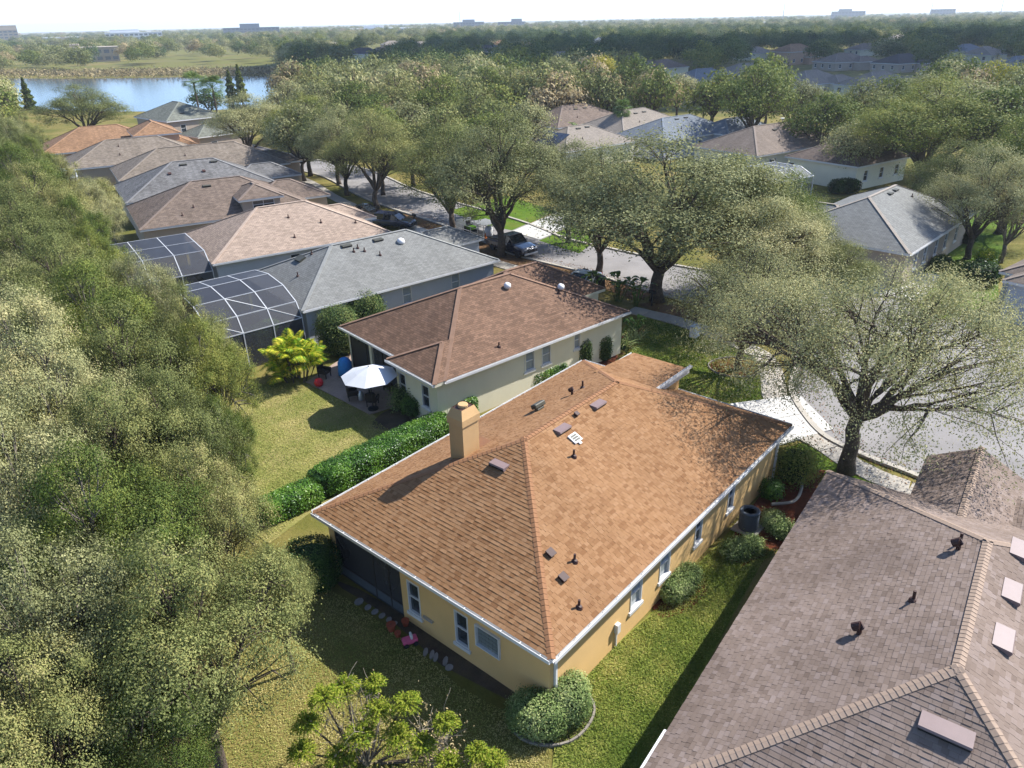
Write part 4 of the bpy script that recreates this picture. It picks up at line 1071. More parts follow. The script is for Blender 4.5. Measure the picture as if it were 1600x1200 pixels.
PROTO = {}
def oak(key, seed, H, Rr, leaf, nleaf, leafm, barkm='bark', lobes=9, trunk=.24, tr=.28, sparse=1.0, flat=.62, nclump=300, spread=.5, droop=0.0, lean=0.0, twig=.016, offs=0.0):
    """a broad live oak: fork low, limbs to each lobe, branches to each clump, leaves round the clumps"""
    rs = np.random.RandomState(seed)
    zc = H * (1 - flat * .5); hz = H * flat * .5
    C = []
    for i in range(lobes):
        a = 2 * math.pi * (i * .618 + rs.uniform(-.06, .06)); r = Rr * (.30 + .36 * math.sqrt((i + .5) / lobes)) * rs.uniform(.85, 1.1)
        z = zc + hz * (.5 - 1.05 * (r / Rr)) + hz * rs.uniform(-.14, .14)
        C.append((r * math.cos(a), r * math.sin(a), z))
    C.append((0, 0, zc + hz * .45)); C = np.array(C)
    rad = Rr * rs.uniform(.34, .46, len(C)) * sparse ** .2
    per = np.maximum(4, (nclump * rad ** 2 / (rad ** 2).sum()).astype(int))
    clumps, owner = [], []
    for i, (c, r, k) in enumerate(zip(C, rad, per)):
        d = rs.normal(size=(k * 3, 3)); d[:, 2] = np.where((d[:, 2] < -.2) & (rs.uniform(size=k * 3) < .55), -d[:, 2], d[:, 2]); d /= np.linalg.norm(d, axis=1)[:, None]
        p = c + d * (r * rs.uniform(.55, 1.08, (k * 3, 1)) ** .7) * np.array([1, 1, .78])
        keep = np.ones(len(p), bool)
        for j in range(len(C)):
            if j != i: keep &= np.linalg.norm((p - C[j]) / np.array([1, 1, .78]), axis=1) > rad[j] * .62
        p = p[keep][:k]; clumps.append(p); owner += [i] * len(p)
    clumps = np.concatenate(clumps); owner = np.array(owner)
    clumps[:, 2] -= droop * (np.linalg.norm(clumps[:, :2], axis=1) / Rr) ** 2
    # normalise to the asked size
    ext = np.percentile(np.linalg.norm(clumps[:, :2], axis=1), 96); sxy = Rr * .93 / ext
    top = np.percentile(clumps[:, 2], 99); sz = (H - .35) / top
    clumps *= np.array([sxy, sxy, sz]); C = C * np.array([sxy, sxy, sz])
    # wood
    mb = MB(); fork = np.array([lean * .3, 0, H * trunk])
    tp = bend((0, 0, -.1), fork, rs, 0, 5); tp[:, 2] = np.linspace(-.1, fork[2], 5)
    mb.tube(tp, [tr * 1.45, tr * 1.1, tr, tr * .95, tr * .9], 9)
    for i in range(len(C)):
        idx = np.where(owner == i)[0]
        if len(idx) == 0: continue
        e = C[i] * np.array([.8, .8, .92])
        lp = bend(fork - np.array([0, 0, .15]), e, rs, .10, 6)
        mb.tube(lp, np.linspace(tr * .62, tr * .2, 6), 6, False)
        a, cc = kmeans(clumps[idx], 5, rs)
        for j in range(len(cc)):
            s0 = lp[rs.randint(2, 6)]
            e2 = s0 + (cc[j] - s0) * .8
            bp = bend(s0, e2, rs, .06, 4); mb.tube(bp, np.linspace(tr * .24, tr * .09, 4), 5, False)
            for q in clumps[idx][a == j]:
                s1 = bp[rs.randint(1, 4)]
                mb.tube(bend(s1, q, rs, .05, 3), [twig * 1.8, twig * 1.3, twig * .7], 3, False)
    tm = mb.mesh('trunk', MT[barkm], True)
    # leaves
    n = len(clumps); cnt = rs.poisson(nleaf * sparse, n).clip(3)
    ids = np.repeat(np.arange(n), cnt)
    g = rs.normal(size=(len(ids), 3)) * np.array([1, 1, .6]); g *= spread * Rr / 5.0 * rs.uniform(.7, 1.3, n)[ids][:, None]
    P = clumps[ids] + g
    kp = P[:, 2] > H * .14; P = P[kp]; ids = ids[kp]
    cr = rs.uniform(.2, .8, n)
    o1 = P - clumps[ids]; o1 /= np.linalg.norm(o1, axis=1)[:, None] + .12
    o2 = clumps - C[owner]; o2 /= np.linalg.norm(o2, axis=1)[:, None] + .3
    v, q = leaf_quads(P, leaf, rs, out=o1 * .75 + o2[ids] * .55 + np.array([0, 0, .4]))
    cm = npmesh('crown', v, q, MT[leafm], np.clip(cr[ids] * .6 + rs.uniform(0, .4, len(P)) , 0, 1))
    PROTO[key] = (tm, cm, H, Rr)

def plant_tree(key, name, label, x, y, h=None, r=None, rot=None, group=None, cat='tree', z=0):
    tm, cm, H, Rr = PROTO[key]
    t = thing(name, label, cat, (x, y, z), rng.uniform(0, 6.28) if rot is None else rot, group)
    sz = (h or H) / H; sx = (r or Rr * sz) / Rr
    t.scale = (sx, sx, sz)
    link('trunk', tm, t); link('crown', cm, t)
    return t

for i in range(4): oak('wood%d' % i, 20 + i, 11, 5.2, .095, 400, ['leaf_oak', 'leaf_grey', 'leaf_oak', 'leaf_green'][i], 'bark_pale' if i % 2 else 'bark', lobes=8, nclump=230, spread=.34, flat=.84, twig=.024)
for i in range(4): oak('street%d' % i, 40 + i, 11.5, 5.5, .125, 170, ['leaf_grey', 'leaf_oak', 'leaf_grey', 'leaf_green'][i], lobes=9, nclump=280, spread=.44, flat=.9, trunk=.19)
oak('front', 61, 10.2, 8.4, .095, 210, 'leaf_grey', 'bark', lobes=11, trunk=.3, tr=.36, nclump=430, spread=.34, flat=.60, droop=0.0, twig=.016)
oak('front2', 63, 8.0, 5.6, .11, 90, 'leaf_grey', 'bark', lobes=9, trunk=.2, tr=.22, nclump=330, spread=.5, flat=.8)
for i in range(3): oak('mid%d' % i, 70 + i, 11, 5.5, .3, 34, ['leaf_oak', 'leaf_grey', 'leaf_green'][i], lobes=9, nclump=230, spread=.6, flat=.78, twig=.03)
for i in range(6): oak('far%d' % i, 80 + i, 11, 6, .6, 15, ['leaf_oak', 'leaf_green', 'leaf_dark', 'leaf_tan', 'leaf_dark', 'leaf_grey'][i], lobes=8, nclump=150, spread=.75, flat=.85, twig=.05)
oak('yellow', 90, 10, 5.5, .28, 36, 'leaf_yellow', lobes=8, nclump=220, spread=.6, flat=.8)
oak('tan', 92, 9.5, 4.6, .2, 16, 'leaf_tan', 'bark_pale', lobes=8, nclump=230, spread=.55, flat=.8, twig=.035)

# the wood along the back lawns
WL = 'live oak with pale branches in the wood along the back lawns'
WG = 'oaks of the wood along the back lawns'
wood = [(40, 1150, 8.5, 2.7), (225, 1185, 6.5, 2.2), (285, 985, 9.2, 3.5), (60, 1000, 9.5, 3.3), (432, 925, 5.5, 1.4), (160, 860, 10, 3.3), (320, 805, 8.5, 2.4), (30, 800, 10.5, 3.4), (190, 735, 10, 3.2), (350, 700, 7, 1.5), (268, 690, 9.5, 2.8), (85, 670, 11, 3.6), (-20, 690, 11, 3.4),
        (325, 600, 9, 2.4), (200, 600, 10.5, 3.6), (50, 585, 11, 3.8), (298, 540, 9.5, 2.5), (150, 530, 11, 3.8), (0, 515, 11, 4), (228, 488, 9.5, 2.5), (105, 470, 11, 4), (150, 430, 9.5, 2.4), (45, 425, 11.5, 4.3), (-30, 450, 11, 4), (30, 378, 11.5, 4.6), (125, 385, 10, 3.2), (60, 335, 11.5, 4.6), (150, 338, 9, 2.5), (-25, 338, 11.5, 5),
        (30, 297, 11.5, 5), (110, 300, 10, 3.8), (165, 318, 6.5, 2), (-10, 262, 11.5, 5.4), (60, 263, 10, 2.8), (20, 232, 10.5, 3.6), (-20, 205, 11.5, 5), (40, 207, 9.5, 3)]
NEAR = [((o.location.x + 9 * math.cos(o.rotation_euler.z) - 6 * math.sin(o.rotation_euler.z), o.location.y + 9 * math.sin(o.rotation_euler.z) + 6 * math.cos(o.rotation_euler.z)), o.name.split('.')[0].replace('_', ' ')) for o in bpy.data.objects if o.get('category') == 'house' and not o.name.startswith('distant')]
def by(x, y): return min(NEAR, key=lambda q: (q[0][0] - x) ** 2 + (q[0][1] - y) ** 2)[1]
LOOK = {'wood0': 'olive', 'wood1': 'grey-green pale-limbed', 'wood2': 'yellowish olive', 'wood3': 'deep green pale-limbed', 'mid0': 'olive', 'mid1': 'grey-green', 'mid2': 'deep green', 'street0': 'grey-green', 'street1': 'olive', 'street2': 'pale grey-green', 'street3': 'deep green'}
def size_word(h, r): return 'small ' if h < 8 else ('tall ' if h > 11.2 else ('slim ' if r < 2.9 else 'broad '))
for i, (x, y, h, r) in enumerate(wood):
    p = gp(x, y, h * .66); k = 'wood%d' % (i * 7 % 4)
    plant_tree(k, 'live_oak', '%s%s oak in the wood behind the %s' % (size_word(h, r), LOOK[k], by(p.x, p.y)), p.x, p.y, h, r * .93, group=WG)

# street oaks
FROT = 5.2
def base_tree(key, label, bx, by, h, r, name='live_oak', rot=None, group=None):
    p = gp(bx, by); return plant_tree(key, name, label, p.x, p.y, h, r, rot, group)
base_tree('front', 'large sparse spreading oak rising between the tan house and the road bend', 1322, 737, 10.4, 8.0, rot=FROT)
base_tree('front2', 'small oak standing in a round mulch ring on the front lawn', 1155, 577, 8.0, 5.4)
base_tree('street0', 'broad oak beside the road bend, its crown hiding the houses opposite', 1027, 470, 12.8, 9.6)
base_tree('street2', 'tall oak beside the parked pickup and trailer', 783, 400, 12.6, 7.0)
base_tree('street1', 'oak beside the rear of the landscaping trailer', 707, 365, 11.2, 6.0)
SL4, SG = ('street oak on the verge before the dark blue suv', 'street oak on the verge beside the black car', 'street oak on the verge before the streaked roof house', 'wide street oak on the verge by the two storey house'), 'oaks along the far part of the road'
for i, (x, y, h, r) in enumerate(((590, 325, 11.5, 6.0), (543, 305, 11, 5.4), (485, 275, 11.2, 6.2), (392, 255, 10.8, 7.4))): base_tree('street%d' % ((i * 3 + 1) % 4), SL4[i], x, y, h, r, group=SG)
base_tree('street3', 'great oak with spreading limbs behind the light grey roof', 1430, 297, 13, 10.5)
base_tree('street1', 'oak rising left of the lake behind the taupe roofs', 140, 225, 11, 8.6)
# oaks in the gardens over the road and between the houses: crown centre in the photograph, height, radius
GL, GG = 'garden oak among the houses over the road', 'oaks in the gardens over the road'
gard = [(940, 300, 11, 5.5), (1150, 320, 11, 6), (1190, 375, 9, 5), (1225, 330, 9, 4.4), (1255, 385, 7.5, 3.6), (1320, 425, 6, 3), (890, 275, 10, 5), (815, 195, 9.5, 5), (760, 235, 11, 5.5), (690, 215, 11, 5.5), (640, 205, 11, 5.5), (590, 215, 11, 5), (520, 205, 11, 5.5), (465, 205, 10.5, 5),
        (560, 165, 11, 6), (620, 150, 12, 6), (500, 165, 11, 6), (690, 160, 12, 6), (740, 180, 11, 5.5), (450, 160, 11, 5.5), (1180, 150, 13, 7), (1115, 150, 9, 5), (1245, 160, 10, 5.5), (1290, 185, 10, 6), (1345, 165, 11, 6), (1500, 175, 12, 7), (1560, 195, 12, 7), (1590, 250, 11, 6), (1440, 155, 11, 6.5), (1390, 160, 11, 6),
        (1590, 160, 12, 6), (1470, 130, 11, 6), (1540, 290, 10, 5), (1490, 270, 9, 5), (820, 140, 11, 6), (760, 140, 12, 6), (700, 130, 11, 6), (1060, 140, 9, 5), (1000, 132, 10, 6), (780, 200, 10, 5), (1340, 225, 8, 4.2), (1390, 200, 10, 5.4)]
for i, (x, y, h, r) in enumerate(gard):
    p = gp(x, y, h * .66); k = ('mid%d' % (i % 3)) if p.y > 85 else 'street%d' % (i % 4)
    plant_tree(k, 'live_oak', '%s%s garden oak near the %s' % (size_word(h, r), LOOK[k], by(p.x, p.y)), p.x, p.y, h, r, group=GG)
for x, y, h, r, k, lb in ((938, 118, 12, 6.5, 'yellow', 'round yellow-green oak above the bright palms'), (865, 125, 13, 6, 'mid1', 'tall grey-green oak left of the yellow-green one'), (1545, 128, 11, 6.5, 'yellow', 'golden leaved tree at the right above the oaks'), (1490, 112, 11, 6, 'mid2', 'rounded olive tree left of the golden one'),
                       (1585, 330, 7, 3, 'tan', 'nearly bare winter tree beside the brown corner house'), (610, 195, 10, 5, 'tan', 'brownish thin crowned oak among the street oaks')):
    p = gp(x, y, h * .66); plant_tree(k, 'tree', lb, p.x, p.y, h, r)

# the woods beyond: the nearer trees one by one, the far mass as stuff
houses_xy = [(o.matrix_basis.translation.x, o.matrix_basis.translation.y, o.rotation_euler.z) for o in bpy.data.objects if o.get('category') in ('house', 'building')]
def clear_of(x, y, m=2.0):
    for hx, hy, a in houses_xy:
        dx, dy = x - hx, y - hy; u = dx * math.cos(a) + dy * math.sin(a); v = -dx * math.sin(a) + dy * math.cos(a)
        if hy > 150 and -8 < u < 26 and -8 < v < 20: return False
        if hy > 150:
            cx, cy_ = hx + 5, hy + 9; D = math.hypot(cx, cy_); t_ = (x * cx + y * cy_) / D; s_ = abs(x * cy_ - y * cx) / D
            if 0 < D - t_ < min(.36 * D, 150) and s_ < 8.5: return False
    return True
def in_poly(x, y, P):
    c = False
    for i in range(len(P)):
        (xa, ya), (xb, yb) = P[i][:2], P[i - 1][:2]
        if (ya > y) != (yb > y) and x < (xb - xa) * (y - ya) / (yb - ya) + xa: c = not c
    return c
mead = [(-420, 1000), (-60, 860), (-75, 420), (-150, 376), (-330, 440), (-500, 520), (-640, 900)]
ws = random.Random(5)
pts = []
tries = 0
while len(pts) < 6200 and tries < 90000:
    tries += 1
    u_ = ws.random(); d = 150 * (3200 / 150) ** (u_ ** .9); a = ws.uniform(-.74, .74)
    x, y = d * math.sin(a), d * math.cos(a)
    if y < 150: continue
    if in_poly(x, y, lk) or (in_poly(x, y, mead) and ws.random() > .3): continue
    if d < 470 and -.64 < x / y < -.27: continue
    if not clear_of(x, y): continue
    if d < 330 and x > -20 and ws.random() < .2: continue
    pts.append((x, y, d))
grid = {}
keep = []
for x, y, d in pts:
    s = 8.0 if d < 600 else 11; k = (int(x // s), int(y // s), s)
    if k in grid: continue
    grid[k] = 1; keep.append((x, y, d))
keep.sort(key=lambda q: q[2])
def kind_at(x, y, d):
    n = math.sin(x * .021 + 1.3) + math.sin(y * .017 + x * .009) + ws.uniform(-1.1, 1.1)
    if -60 < x < 900 and 240 < y < 900 and n > -1.3: return ws.choice((2, 4, 2, 4, 1))  # mostly dark oaks across this band: cloud shade put into the leaf colour
    return ws.choice((0, 0, 1, 5, 3)) if n > .3 else ws.choice((0, 1, 5, 0, 2))
BL = {0: 'olive oak in the wood beyond the gardens', 1: 'green oak in the wood beyond the gardens', 2: 'dark oak in the wood beyond the gardens', 3: 'tan winter tree in the wood beyond the gardens', 4: 'dark oak in the wood beyond the gardens', 5: 'grey-green oak in the wood beyond the gardens'}
nfar = 230
for x, y, d in keep[:nfar]:
    k = kind_at(x, y, d); h = ws.uniform(9, 13); rw = ws.uniform(4.8, 6.6); plant_tree('far%d' % k, 'woodland_tree', '%s%s' % ('tall ' if h > 11.7 else ('low ' if h < 10.3 else ('wide ' if rw > 5.7 else 'narrow ')), BL[k].replace('beyond the gardens', 'beyond the ' + by(x, y))), x, y, h, rw, group=BL[k].split(' in')[0] + 's beyond the gardens')
# far wood: instanced crowns on points, nobody could count them
rest = keep[nfar:]
protos = bpy.data.collections.new('far_crowns')
pcs = []
for k in range(6):
    o = bpy.data.objects.new('far_crown', PROTO['far%d' % k][1]); protos.objects.link(o); pcs.append(o)
me = bpy.data.meshes.new('far_wood'); me.from_pydata([(x, y, 0) for x, y, d in rest], [], [])
ia = me.attributes.new('kind_index', 'INT', 'POINT'); ia.data.foreach_set('value', [kind_at(*q) for q in rest])
sa = me.attributes.new('size', 'FLOAT_VECTOR', 'POINT'); vals = []
for x, y, d in rest:
    r_ = ws.uniform(.85, 1.25); vals += [r_ * (1.15 if d > 700 else 1), r_ * (1.15 if d > 700 else 1), ws.uniform(.8, 1.18)]
sa.data.foreach_set('vector', vals)
ra = me.attributes.new('turn', 'FLOAT_VECTOR', 'POINT'); ra.data.foreach_set('vector', [c for _ in rest for c in (0, 0, ws.uniform(0, 6.28))])
fw_o = link('far_wood', me, kind='stuff'); tag(fw_o, 'far wood stretching to the skyline', 'wood')
ng = bpy.data.node_groups.new('far_wood', 'GeometryNodeTree')
ng.interface.new_socket('Geometry', in_out='INPUT', socket_type='NodeSocketGeometry'); ng.interface.new_socket('Geometry', in_out='OUTPUT', socket_type='NodeSocketGeometry')
ni, no = ng.nodes.new('NodeGroupInput'), ng.nodes.new('NodeGroupOutput')
ci = ng.nodes.new('GeometryNodeCollectionInfo'); ci.inputs[0].default_value = protos; ci.inputs['Separate Children'].default_value = True
ip = ng.nodes.new('GeometryNodeInstanceOnPoints'); ip.inputs['Pick Instance'].default_value = True
def named(nm, ty):
    q = ng.nodes.new('GeometryNodeInputNamedAttribute'); q.data_type = ty; q.inputs[0].default_value = nm; return q.outputs[0]
ng.links.new(ni.outputs[0], ip.inputs['Points']); ng.links.new(ci.outputs[0], ip.inputs['Instance'])
ng.links.new(named('kind_index', 'INT'), ip.inputs['Instance Index'])
e2r = ng.nodes.new('FunctionNodeEulerToRotation'); ng.links.new(named('turn', 'FLOAT_VECTOR'), e2r.inputs[0]); ng.links.new(e2r.outputs[0], ip.inputs['Rotation'])
ng.links.new(named('size', 'FLOAT_VECTOR'), ip.inputs['Scale']); ng.links.new(ip.outputs[0], no.inputs[0])
md = fw_o.modifiers.new('wood', 'NODES'); md.node_group = ng

# --- hedges and shrubs
def leafy(name, label, cat, shape, loc, rz, leaf, n, leafm, seed, core=None, corem='leaf_deep', group=None, up=.4, rough=.05):
    """clipped or loose shrub: leaves over the surface of a rounded body. shape(rs, n) -> points, normals"""
    rs = np.random.RandomState(seed)
    P, Nn = shape(rs, n)
    P = P + Nn * (rs.normal(size=(n, 1)) * rough) 
    v, q = leaf_quads(P, leaf, rs, up=up, out=Nn * .9 + np.array([0, 0, .35]))
    rv = np.clip(.5 + .22 * np.sin(P[:, :1] * 3.1 + seed) * np.sin(P[:, 1:2] * 2.7) + rs.normal(size=(n, 1)) * .2, 0, 1)[:, 0]
    root = thing(name, label, cat, loc, rz, group)
    o = link('foliage', npmesh('foliage', v, q, MT[leafm], rv), root)
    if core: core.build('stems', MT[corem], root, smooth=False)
    return root

def rbox(L, W, H, e=4.0, wob=.05, z0=.1):
    """superellipsoid box, base on the ground"""
    def f(rs, n):
        d = rs.normal(size=(n, 3)); d /= np.linalg.norm(d, axis=1)[:, None]
        # sample by box faces so long hedges are even
        A = [L * H, L * H, W * H, W * H, L * W]; k = rs.choice(5, n, p=np.array(A) / sum(A)); a = rs.uniform(-1, 1, n); b_ = rs.uniform(-1, 1, n)
        p = np.zeros((n, 3))
        for i, (s, ax) in enumerate(((1, 1), (-1, 1), (1, 0), (-1, 0), (1, 2))):
            m_ = k == i
            if ax == 1: p[m_] = np.stack([a[m_], np.full(m_.sum(), s), b_[m_]], 1)
            elif ax == 0: p[m_] = np.stack([np.full(m_.sum(), s), a[m_], b_[m_]], 1)
            else: p[m_] = np.stack([a[m_], b_[m_], np.full(m_.sum(), 1)], 1)
        q = p / (np.abs(p) ** e).sum(1)[:, None] ** (1 / e)
        w_ = 1 + wob * (np.sin(q[:, 0] * L * 1.9 + 1) + np.sin(q[:, 2] * 5 + q[:, 0] * L * 1.1) * .7)
        nn = np.sign(q) * np.abs(q) ** (e - 1); nn /= np.linalg.norm(nn, axis=1)[:, None] + 1e-9
        P = q * np.array([L / 2, W / 2, H / 2]); P[:, 1] *= w_; P[:, 2] = P[:, 2] * (1 + wob * .5 * np.sin(q[:, 0] * L * 1.3)) + H / 2 + z0 * .3
        P[:, 2] = np.maximum(P[:, 2], z0 * .5)
        return P, nn
    return f
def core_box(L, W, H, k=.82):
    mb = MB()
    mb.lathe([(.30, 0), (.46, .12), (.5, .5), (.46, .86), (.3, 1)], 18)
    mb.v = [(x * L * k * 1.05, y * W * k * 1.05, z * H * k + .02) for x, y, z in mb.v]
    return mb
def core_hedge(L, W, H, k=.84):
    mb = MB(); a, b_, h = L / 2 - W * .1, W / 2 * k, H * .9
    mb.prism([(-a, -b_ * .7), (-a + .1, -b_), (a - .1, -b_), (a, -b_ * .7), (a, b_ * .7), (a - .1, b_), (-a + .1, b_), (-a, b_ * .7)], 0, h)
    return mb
def hedge(label, a, b_, W, H, n, seed, leafm='leaf_hedge', leaf=.085, name='hedge', e=6):
    a, b_ = Vector((a[0], a[1])), Vector((b_[0], b_[1])); L = (b_ - a).length; c = (a + b_) / 2
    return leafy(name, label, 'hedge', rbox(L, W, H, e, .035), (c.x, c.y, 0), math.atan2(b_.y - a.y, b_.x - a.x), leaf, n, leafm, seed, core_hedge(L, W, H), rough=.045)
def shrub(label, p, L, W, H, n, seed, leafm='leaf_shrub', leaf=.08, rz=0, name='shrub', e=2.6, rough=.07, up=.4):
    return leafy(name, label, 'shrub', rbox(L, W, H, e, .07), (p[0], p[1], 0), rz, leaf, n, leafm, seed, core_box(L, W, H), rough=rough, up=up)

hedge('long clipped bright green hedge between the dry lawn and the tan house', gp(490, 777), gp(704, 674), 1.55, 1.25, 30000, 1)
hedge('short clipped hedge at the near end of the long hedge', gp(408, 818), gp(500, 777), 1.3, 1.0, 11000, 2)
hedge('clipped bright hedge against the corner of the cream house', gp(672, 655), gp(745, 646), 1.4, 1.25, 11000, 3)
shrub('rounded dark hedge below the rear windows of the cream house', gp(655, 645), 2.0, 1.3, 1.2, 5000, 4, 'leaf_hedge', rz=.7)
hedge('bright clipped box hedge under the cream house side windows', gp(822, 606), gp(880, 585), 1.1, 1.0, 8000, 5)
hedge('green hedge along the side of the grey roofed house', gp(565, 497), gp(660, 470), 1.0, 1.3, 9000, 6)
hedge('dark hedge at the foot of the arched screen', gp(385, 566), gp(450, 535), 1.6, 2.0, 14000, 7, 'leaf_hedge', .1)
shrub('tall dense bush at the far rear corner of the cream house', gp(530, 530, 1.0), 2.6, 2.4, 3.2, 12000, 8, 'leaf_dark', .12, rough=.14)
shrub('second tall dense bush beside the grey roofed house', gp(570, 500, 1.0), 2.8, 2.6, 3.0, 12000, 9, 'leaf_dark', .12, rough=.14)
shrub('dark rounded bush at the screened rear corner of the tan house', gp(490, 905, .2), 2.3, 2.2, 1.9, 11000, 10, 'leaf_deep', .08)
shrub('pale kidney shaped clipped bush wrapping the near corner of the tan house', gp(840, 1125, .3), 1.9, 1.4, 1.15, 9000, 11, 'leaf_shrub', .07, rz=-.2)
shrub('round clipped bush joined to the kidney shaped one', gp(890, 1098, .4), 1.3, 1.5, 1.3, 7000, 12, 'leaf_shrub', .07)
shrub('oval clipped shrub under the side windows of the tan house', gp(1064, 912, .3), 2.3, 1.05, .72, 9000, 13, 'leaf_shrub', .075, rz=R(49))
shrub('low silvery shrub around the air conditioner', gp(1160, 858, .2), 1.9, .8, .5, 8000, 14, 'leaf_shrub', .085, rz=.3, rough=.12)
shrub('silvery low shrub on the road side of the air conditioner', gp(1214, 822, .2), .9, 1.7, .5, 6000, 15, 'leaf_shrub', .085, rz=.3, rough=.12)
shrub('tall leafy shrub at the front corner of the tan house', gp(1240, 728, .7), 1.8, 1.7, 1.7, 8000, 16, 'leaf_green', .1, rough=.3)
shrub('small green shrub in the mulch behind the air conditioner', gp(1205, 765, .4), .9, .8, .8, 2500, 17, 'leaf_hedge', .09, rough=.1)
shrub('narrow upright shrub against the cream side wall', gp(913, 556, .9), .8, .8, 1.9, 4500, 18, 'leaf_dark', .09, e=4)
shrub('dark shrub left of the sword leaved plants', gp(944, 545, .8), .9, .9, 1.6, 4000, 19, 'leaf_dark', .09, e=3)
shrub('loose grey-green bush at the edge of the patio', gp(632, 625, .6), 1.4, 1.3, 1.4, 3500, 20, 'leaf_shrub', .1, rough=.22)
shrub('clipped shrub against the wall of the light grey roofed house', gp(1470, 412, .5), 2.6, 1.4, 1.1, 4000, 21, 'leaf_dark', .12, rz=.8)
shrub('small dark shrub on the bright green side lawn', gp(1512, 372, .5), 1.6, 1.4, 1.2, 3000, 22, 'leaf_deep', .12)
shrub('dark bush between the bright lawn and the brown corner house', gp(1530, 430, .8), 3.0, 2.2, 1.8, 5000, 23, 'leaf_deep', .14, rough=.16)
shrub('yellow-green bush beside the brown corner house', gp(1540, 405, .6), 1.6, 1.4, 1.3, 3000, 24, 'leaf_palm', .12, rough=.14)
shrub('bright bush below the brown hipped roof over the road', gp(1190, 262, .6), 3.0, 1.6, 1.2, 2500, 25, 'leaf_hedge', .2)
shrub('dark hedge at the foot of the pale pool screen', gp(1320, 290, 1), 4, 1.6, 1.8, 3500, 26, 'leaf_deep', .2)
shrub('dark clump of shrubs beside the pink roofed house', gp(262, 362, .8), 3, 2, 2.2, 4000, 27, 'leaf_green', .18, rough=.2)
shrub('small round shrub beside the tan house back lawn under the oaks', gp(408, 905, .5), 1.8, 1.6, 1.3, 4000, 28, 'leaf_green', .1, rough=.2)

# feathery yellow-green shrub tree at the bottom and its bare twigs
rs0 = np.random.RandomState(77)
t = thing('feathery_tree', 'feathery bright yellow-green shrub tree with bare twigs behind the tan house', 'tree', gp(560, 1180))
hd_ = [(Vector(gp(x, y, z)) - t.location, r) for x, y, z, r in ((585, 1068, 3.0, .5), (505, 1090, 3.1, .7), (540, 1075, 2.6, .7), (635, 1098, 2.7, .6), (697, 1128, 2.4, .5), (590, 1110, 2.3, .7), (480, 1130, 2.4, .6), (660, 1165, 1.8, .6), (560, 1150, 2.0, .7), (620, 1150, 1.9, .7), (745, 1175, 1.5, .5), (470, 1175, 1.6, .6), (770, 1190, 1.0, .6), (530, 1185, 1.4, .7), (700, 1190, 1.2, .6))]
P, D = [], []
mb = MB()
for c, r in hd_:
    mb.tube([Vector((c.x * .25, c.y * .25, 0)), Vector((c.x * .6, c.y * .6, c.z * .5)), c], [.05, .035, .015], 5)
    for k in range(60):
        d = rs0.normal(size=3); d[2] = abs(d[2]) * .5 + .1; d /= np.linalg.norm(d)
        L = .8 * r * rs0.uniform(.7, 1.1); tt = np.linspace(.15, 1, 12)
        pts_ = np.array(c)[None] + d * (L * tt)[:, None]; pts_[:, 2] -= .35 * L * tt ** 2
        for s in (1, -1):
            side = np.cross(d, [0, 0, 1]); side /= np.linalg.norm(side) + 1e-6
            P.append(pts_ + side * s * .05); D.append(np.tile(side * s + d * .5, (12, 1)))
P = np.concatenate(P); D = np.concatenate(D)
v, q = leaf_quads(P, .085, rs0, up=.8, aspect=.4, dirs=D)
link('crown', npmesh('crown', v, q, MT['leaf_feather'], rs0.uniform(.1, .9, len(P))), t)
mb.build('trunk', MT['bark'], t)
def bare_bush(label, p, h, n, seed, r=1.0):
    rs = np.random.RandomState(seed); mb = MB()
    for i in range(n):
        a = rs.uniform(0, 6.28); e = np.array([math.cos(a) * r * rs.uniform(.2, 1), math.sin(a) * r * rs.uniform(.2, 1), h * rs.uniform(.7, 1)])
        lp = bend((e[0] * .1, e[1] * .1, 0), e, rs, .1, 6); mb.tube(lp, np.linspace(.028, .008, 6), 4, False)
        for j in range(6):
            s = lp[rs.randint(2, 6)]; mb.tube(bend(s, s + rs.normal(size=3) * .3 + np.array([0, 0, .3]), rs, .05, 4), [.012, .009, .007, .005], 3, False)
    t = thing('bare_shrub', label, 'shrub', p); mb.build('twigs', MT['bark_pale'], t)
    cl = rs.normal(size=(500, 3)) * np.array([r * .5, r * .5, h * .25]) + np.array([0, 0, h * .55])
    v, q = leaf_quads(cl, .09, rs); link('leaves', npmesh('leaves', v, q, MT['leaf_tan'], rs.uniform(size=500)), t)
bare_bush('leafless pale twiggy shrub in front of the feathery shrub tree', gp(575, 1195), 2.6, 16, 3, 1.2)
bare_bush('smaller leafless pale shrub right of the feathery shrub tree', gp(680, 1200), 1.8, 14, 4, 1.0)

# --- palms and big-leaved plants
def frond(L, arch, nl=16, ll=.4, lw=.05, rs=None, droop=.5):
    """pinnate frond along +x: rachis tube and leaflets"""
    mb = MB(); pts_ = []
    for k in range(9):
        t_ = k / 8; pts_.append(Vector((L * t_ * (1 - .15 * t_), 0, arch * L * (t_ * 1.2 - t_ * t_ * 1.35))))
    mb.tube(pts_, np.linspace(.022, .006, 9), 4)
    for k in range(nl * 2):
        t_ = .12 + .86 * (k // 2) / (nl - 1); s = 1 if k % 2 else -1
        i = min(int(t_ * 8), 7); p = pts_[i].lerp(pts_[i + 1], t_ * 8 - i)
        l = ll * math.sin(math.pi * min(1, .18 + t_ * .8)) + .08
        d = Vector((.55, s, -.25 - droop * .3)).normalized(); e = p + d * l + Vector((0, 0, -droop * l * .35)); m_ = p + d * l * .5 + Vector((0, 0, .02))
        w_ = Vector((1, -s * .4, 0)).normalized() * lw
        mb.face([p, m_ + w_ * .5, e, m_ - w_ * .5], rnd=(rs.random() if rs else .5))
    return mb
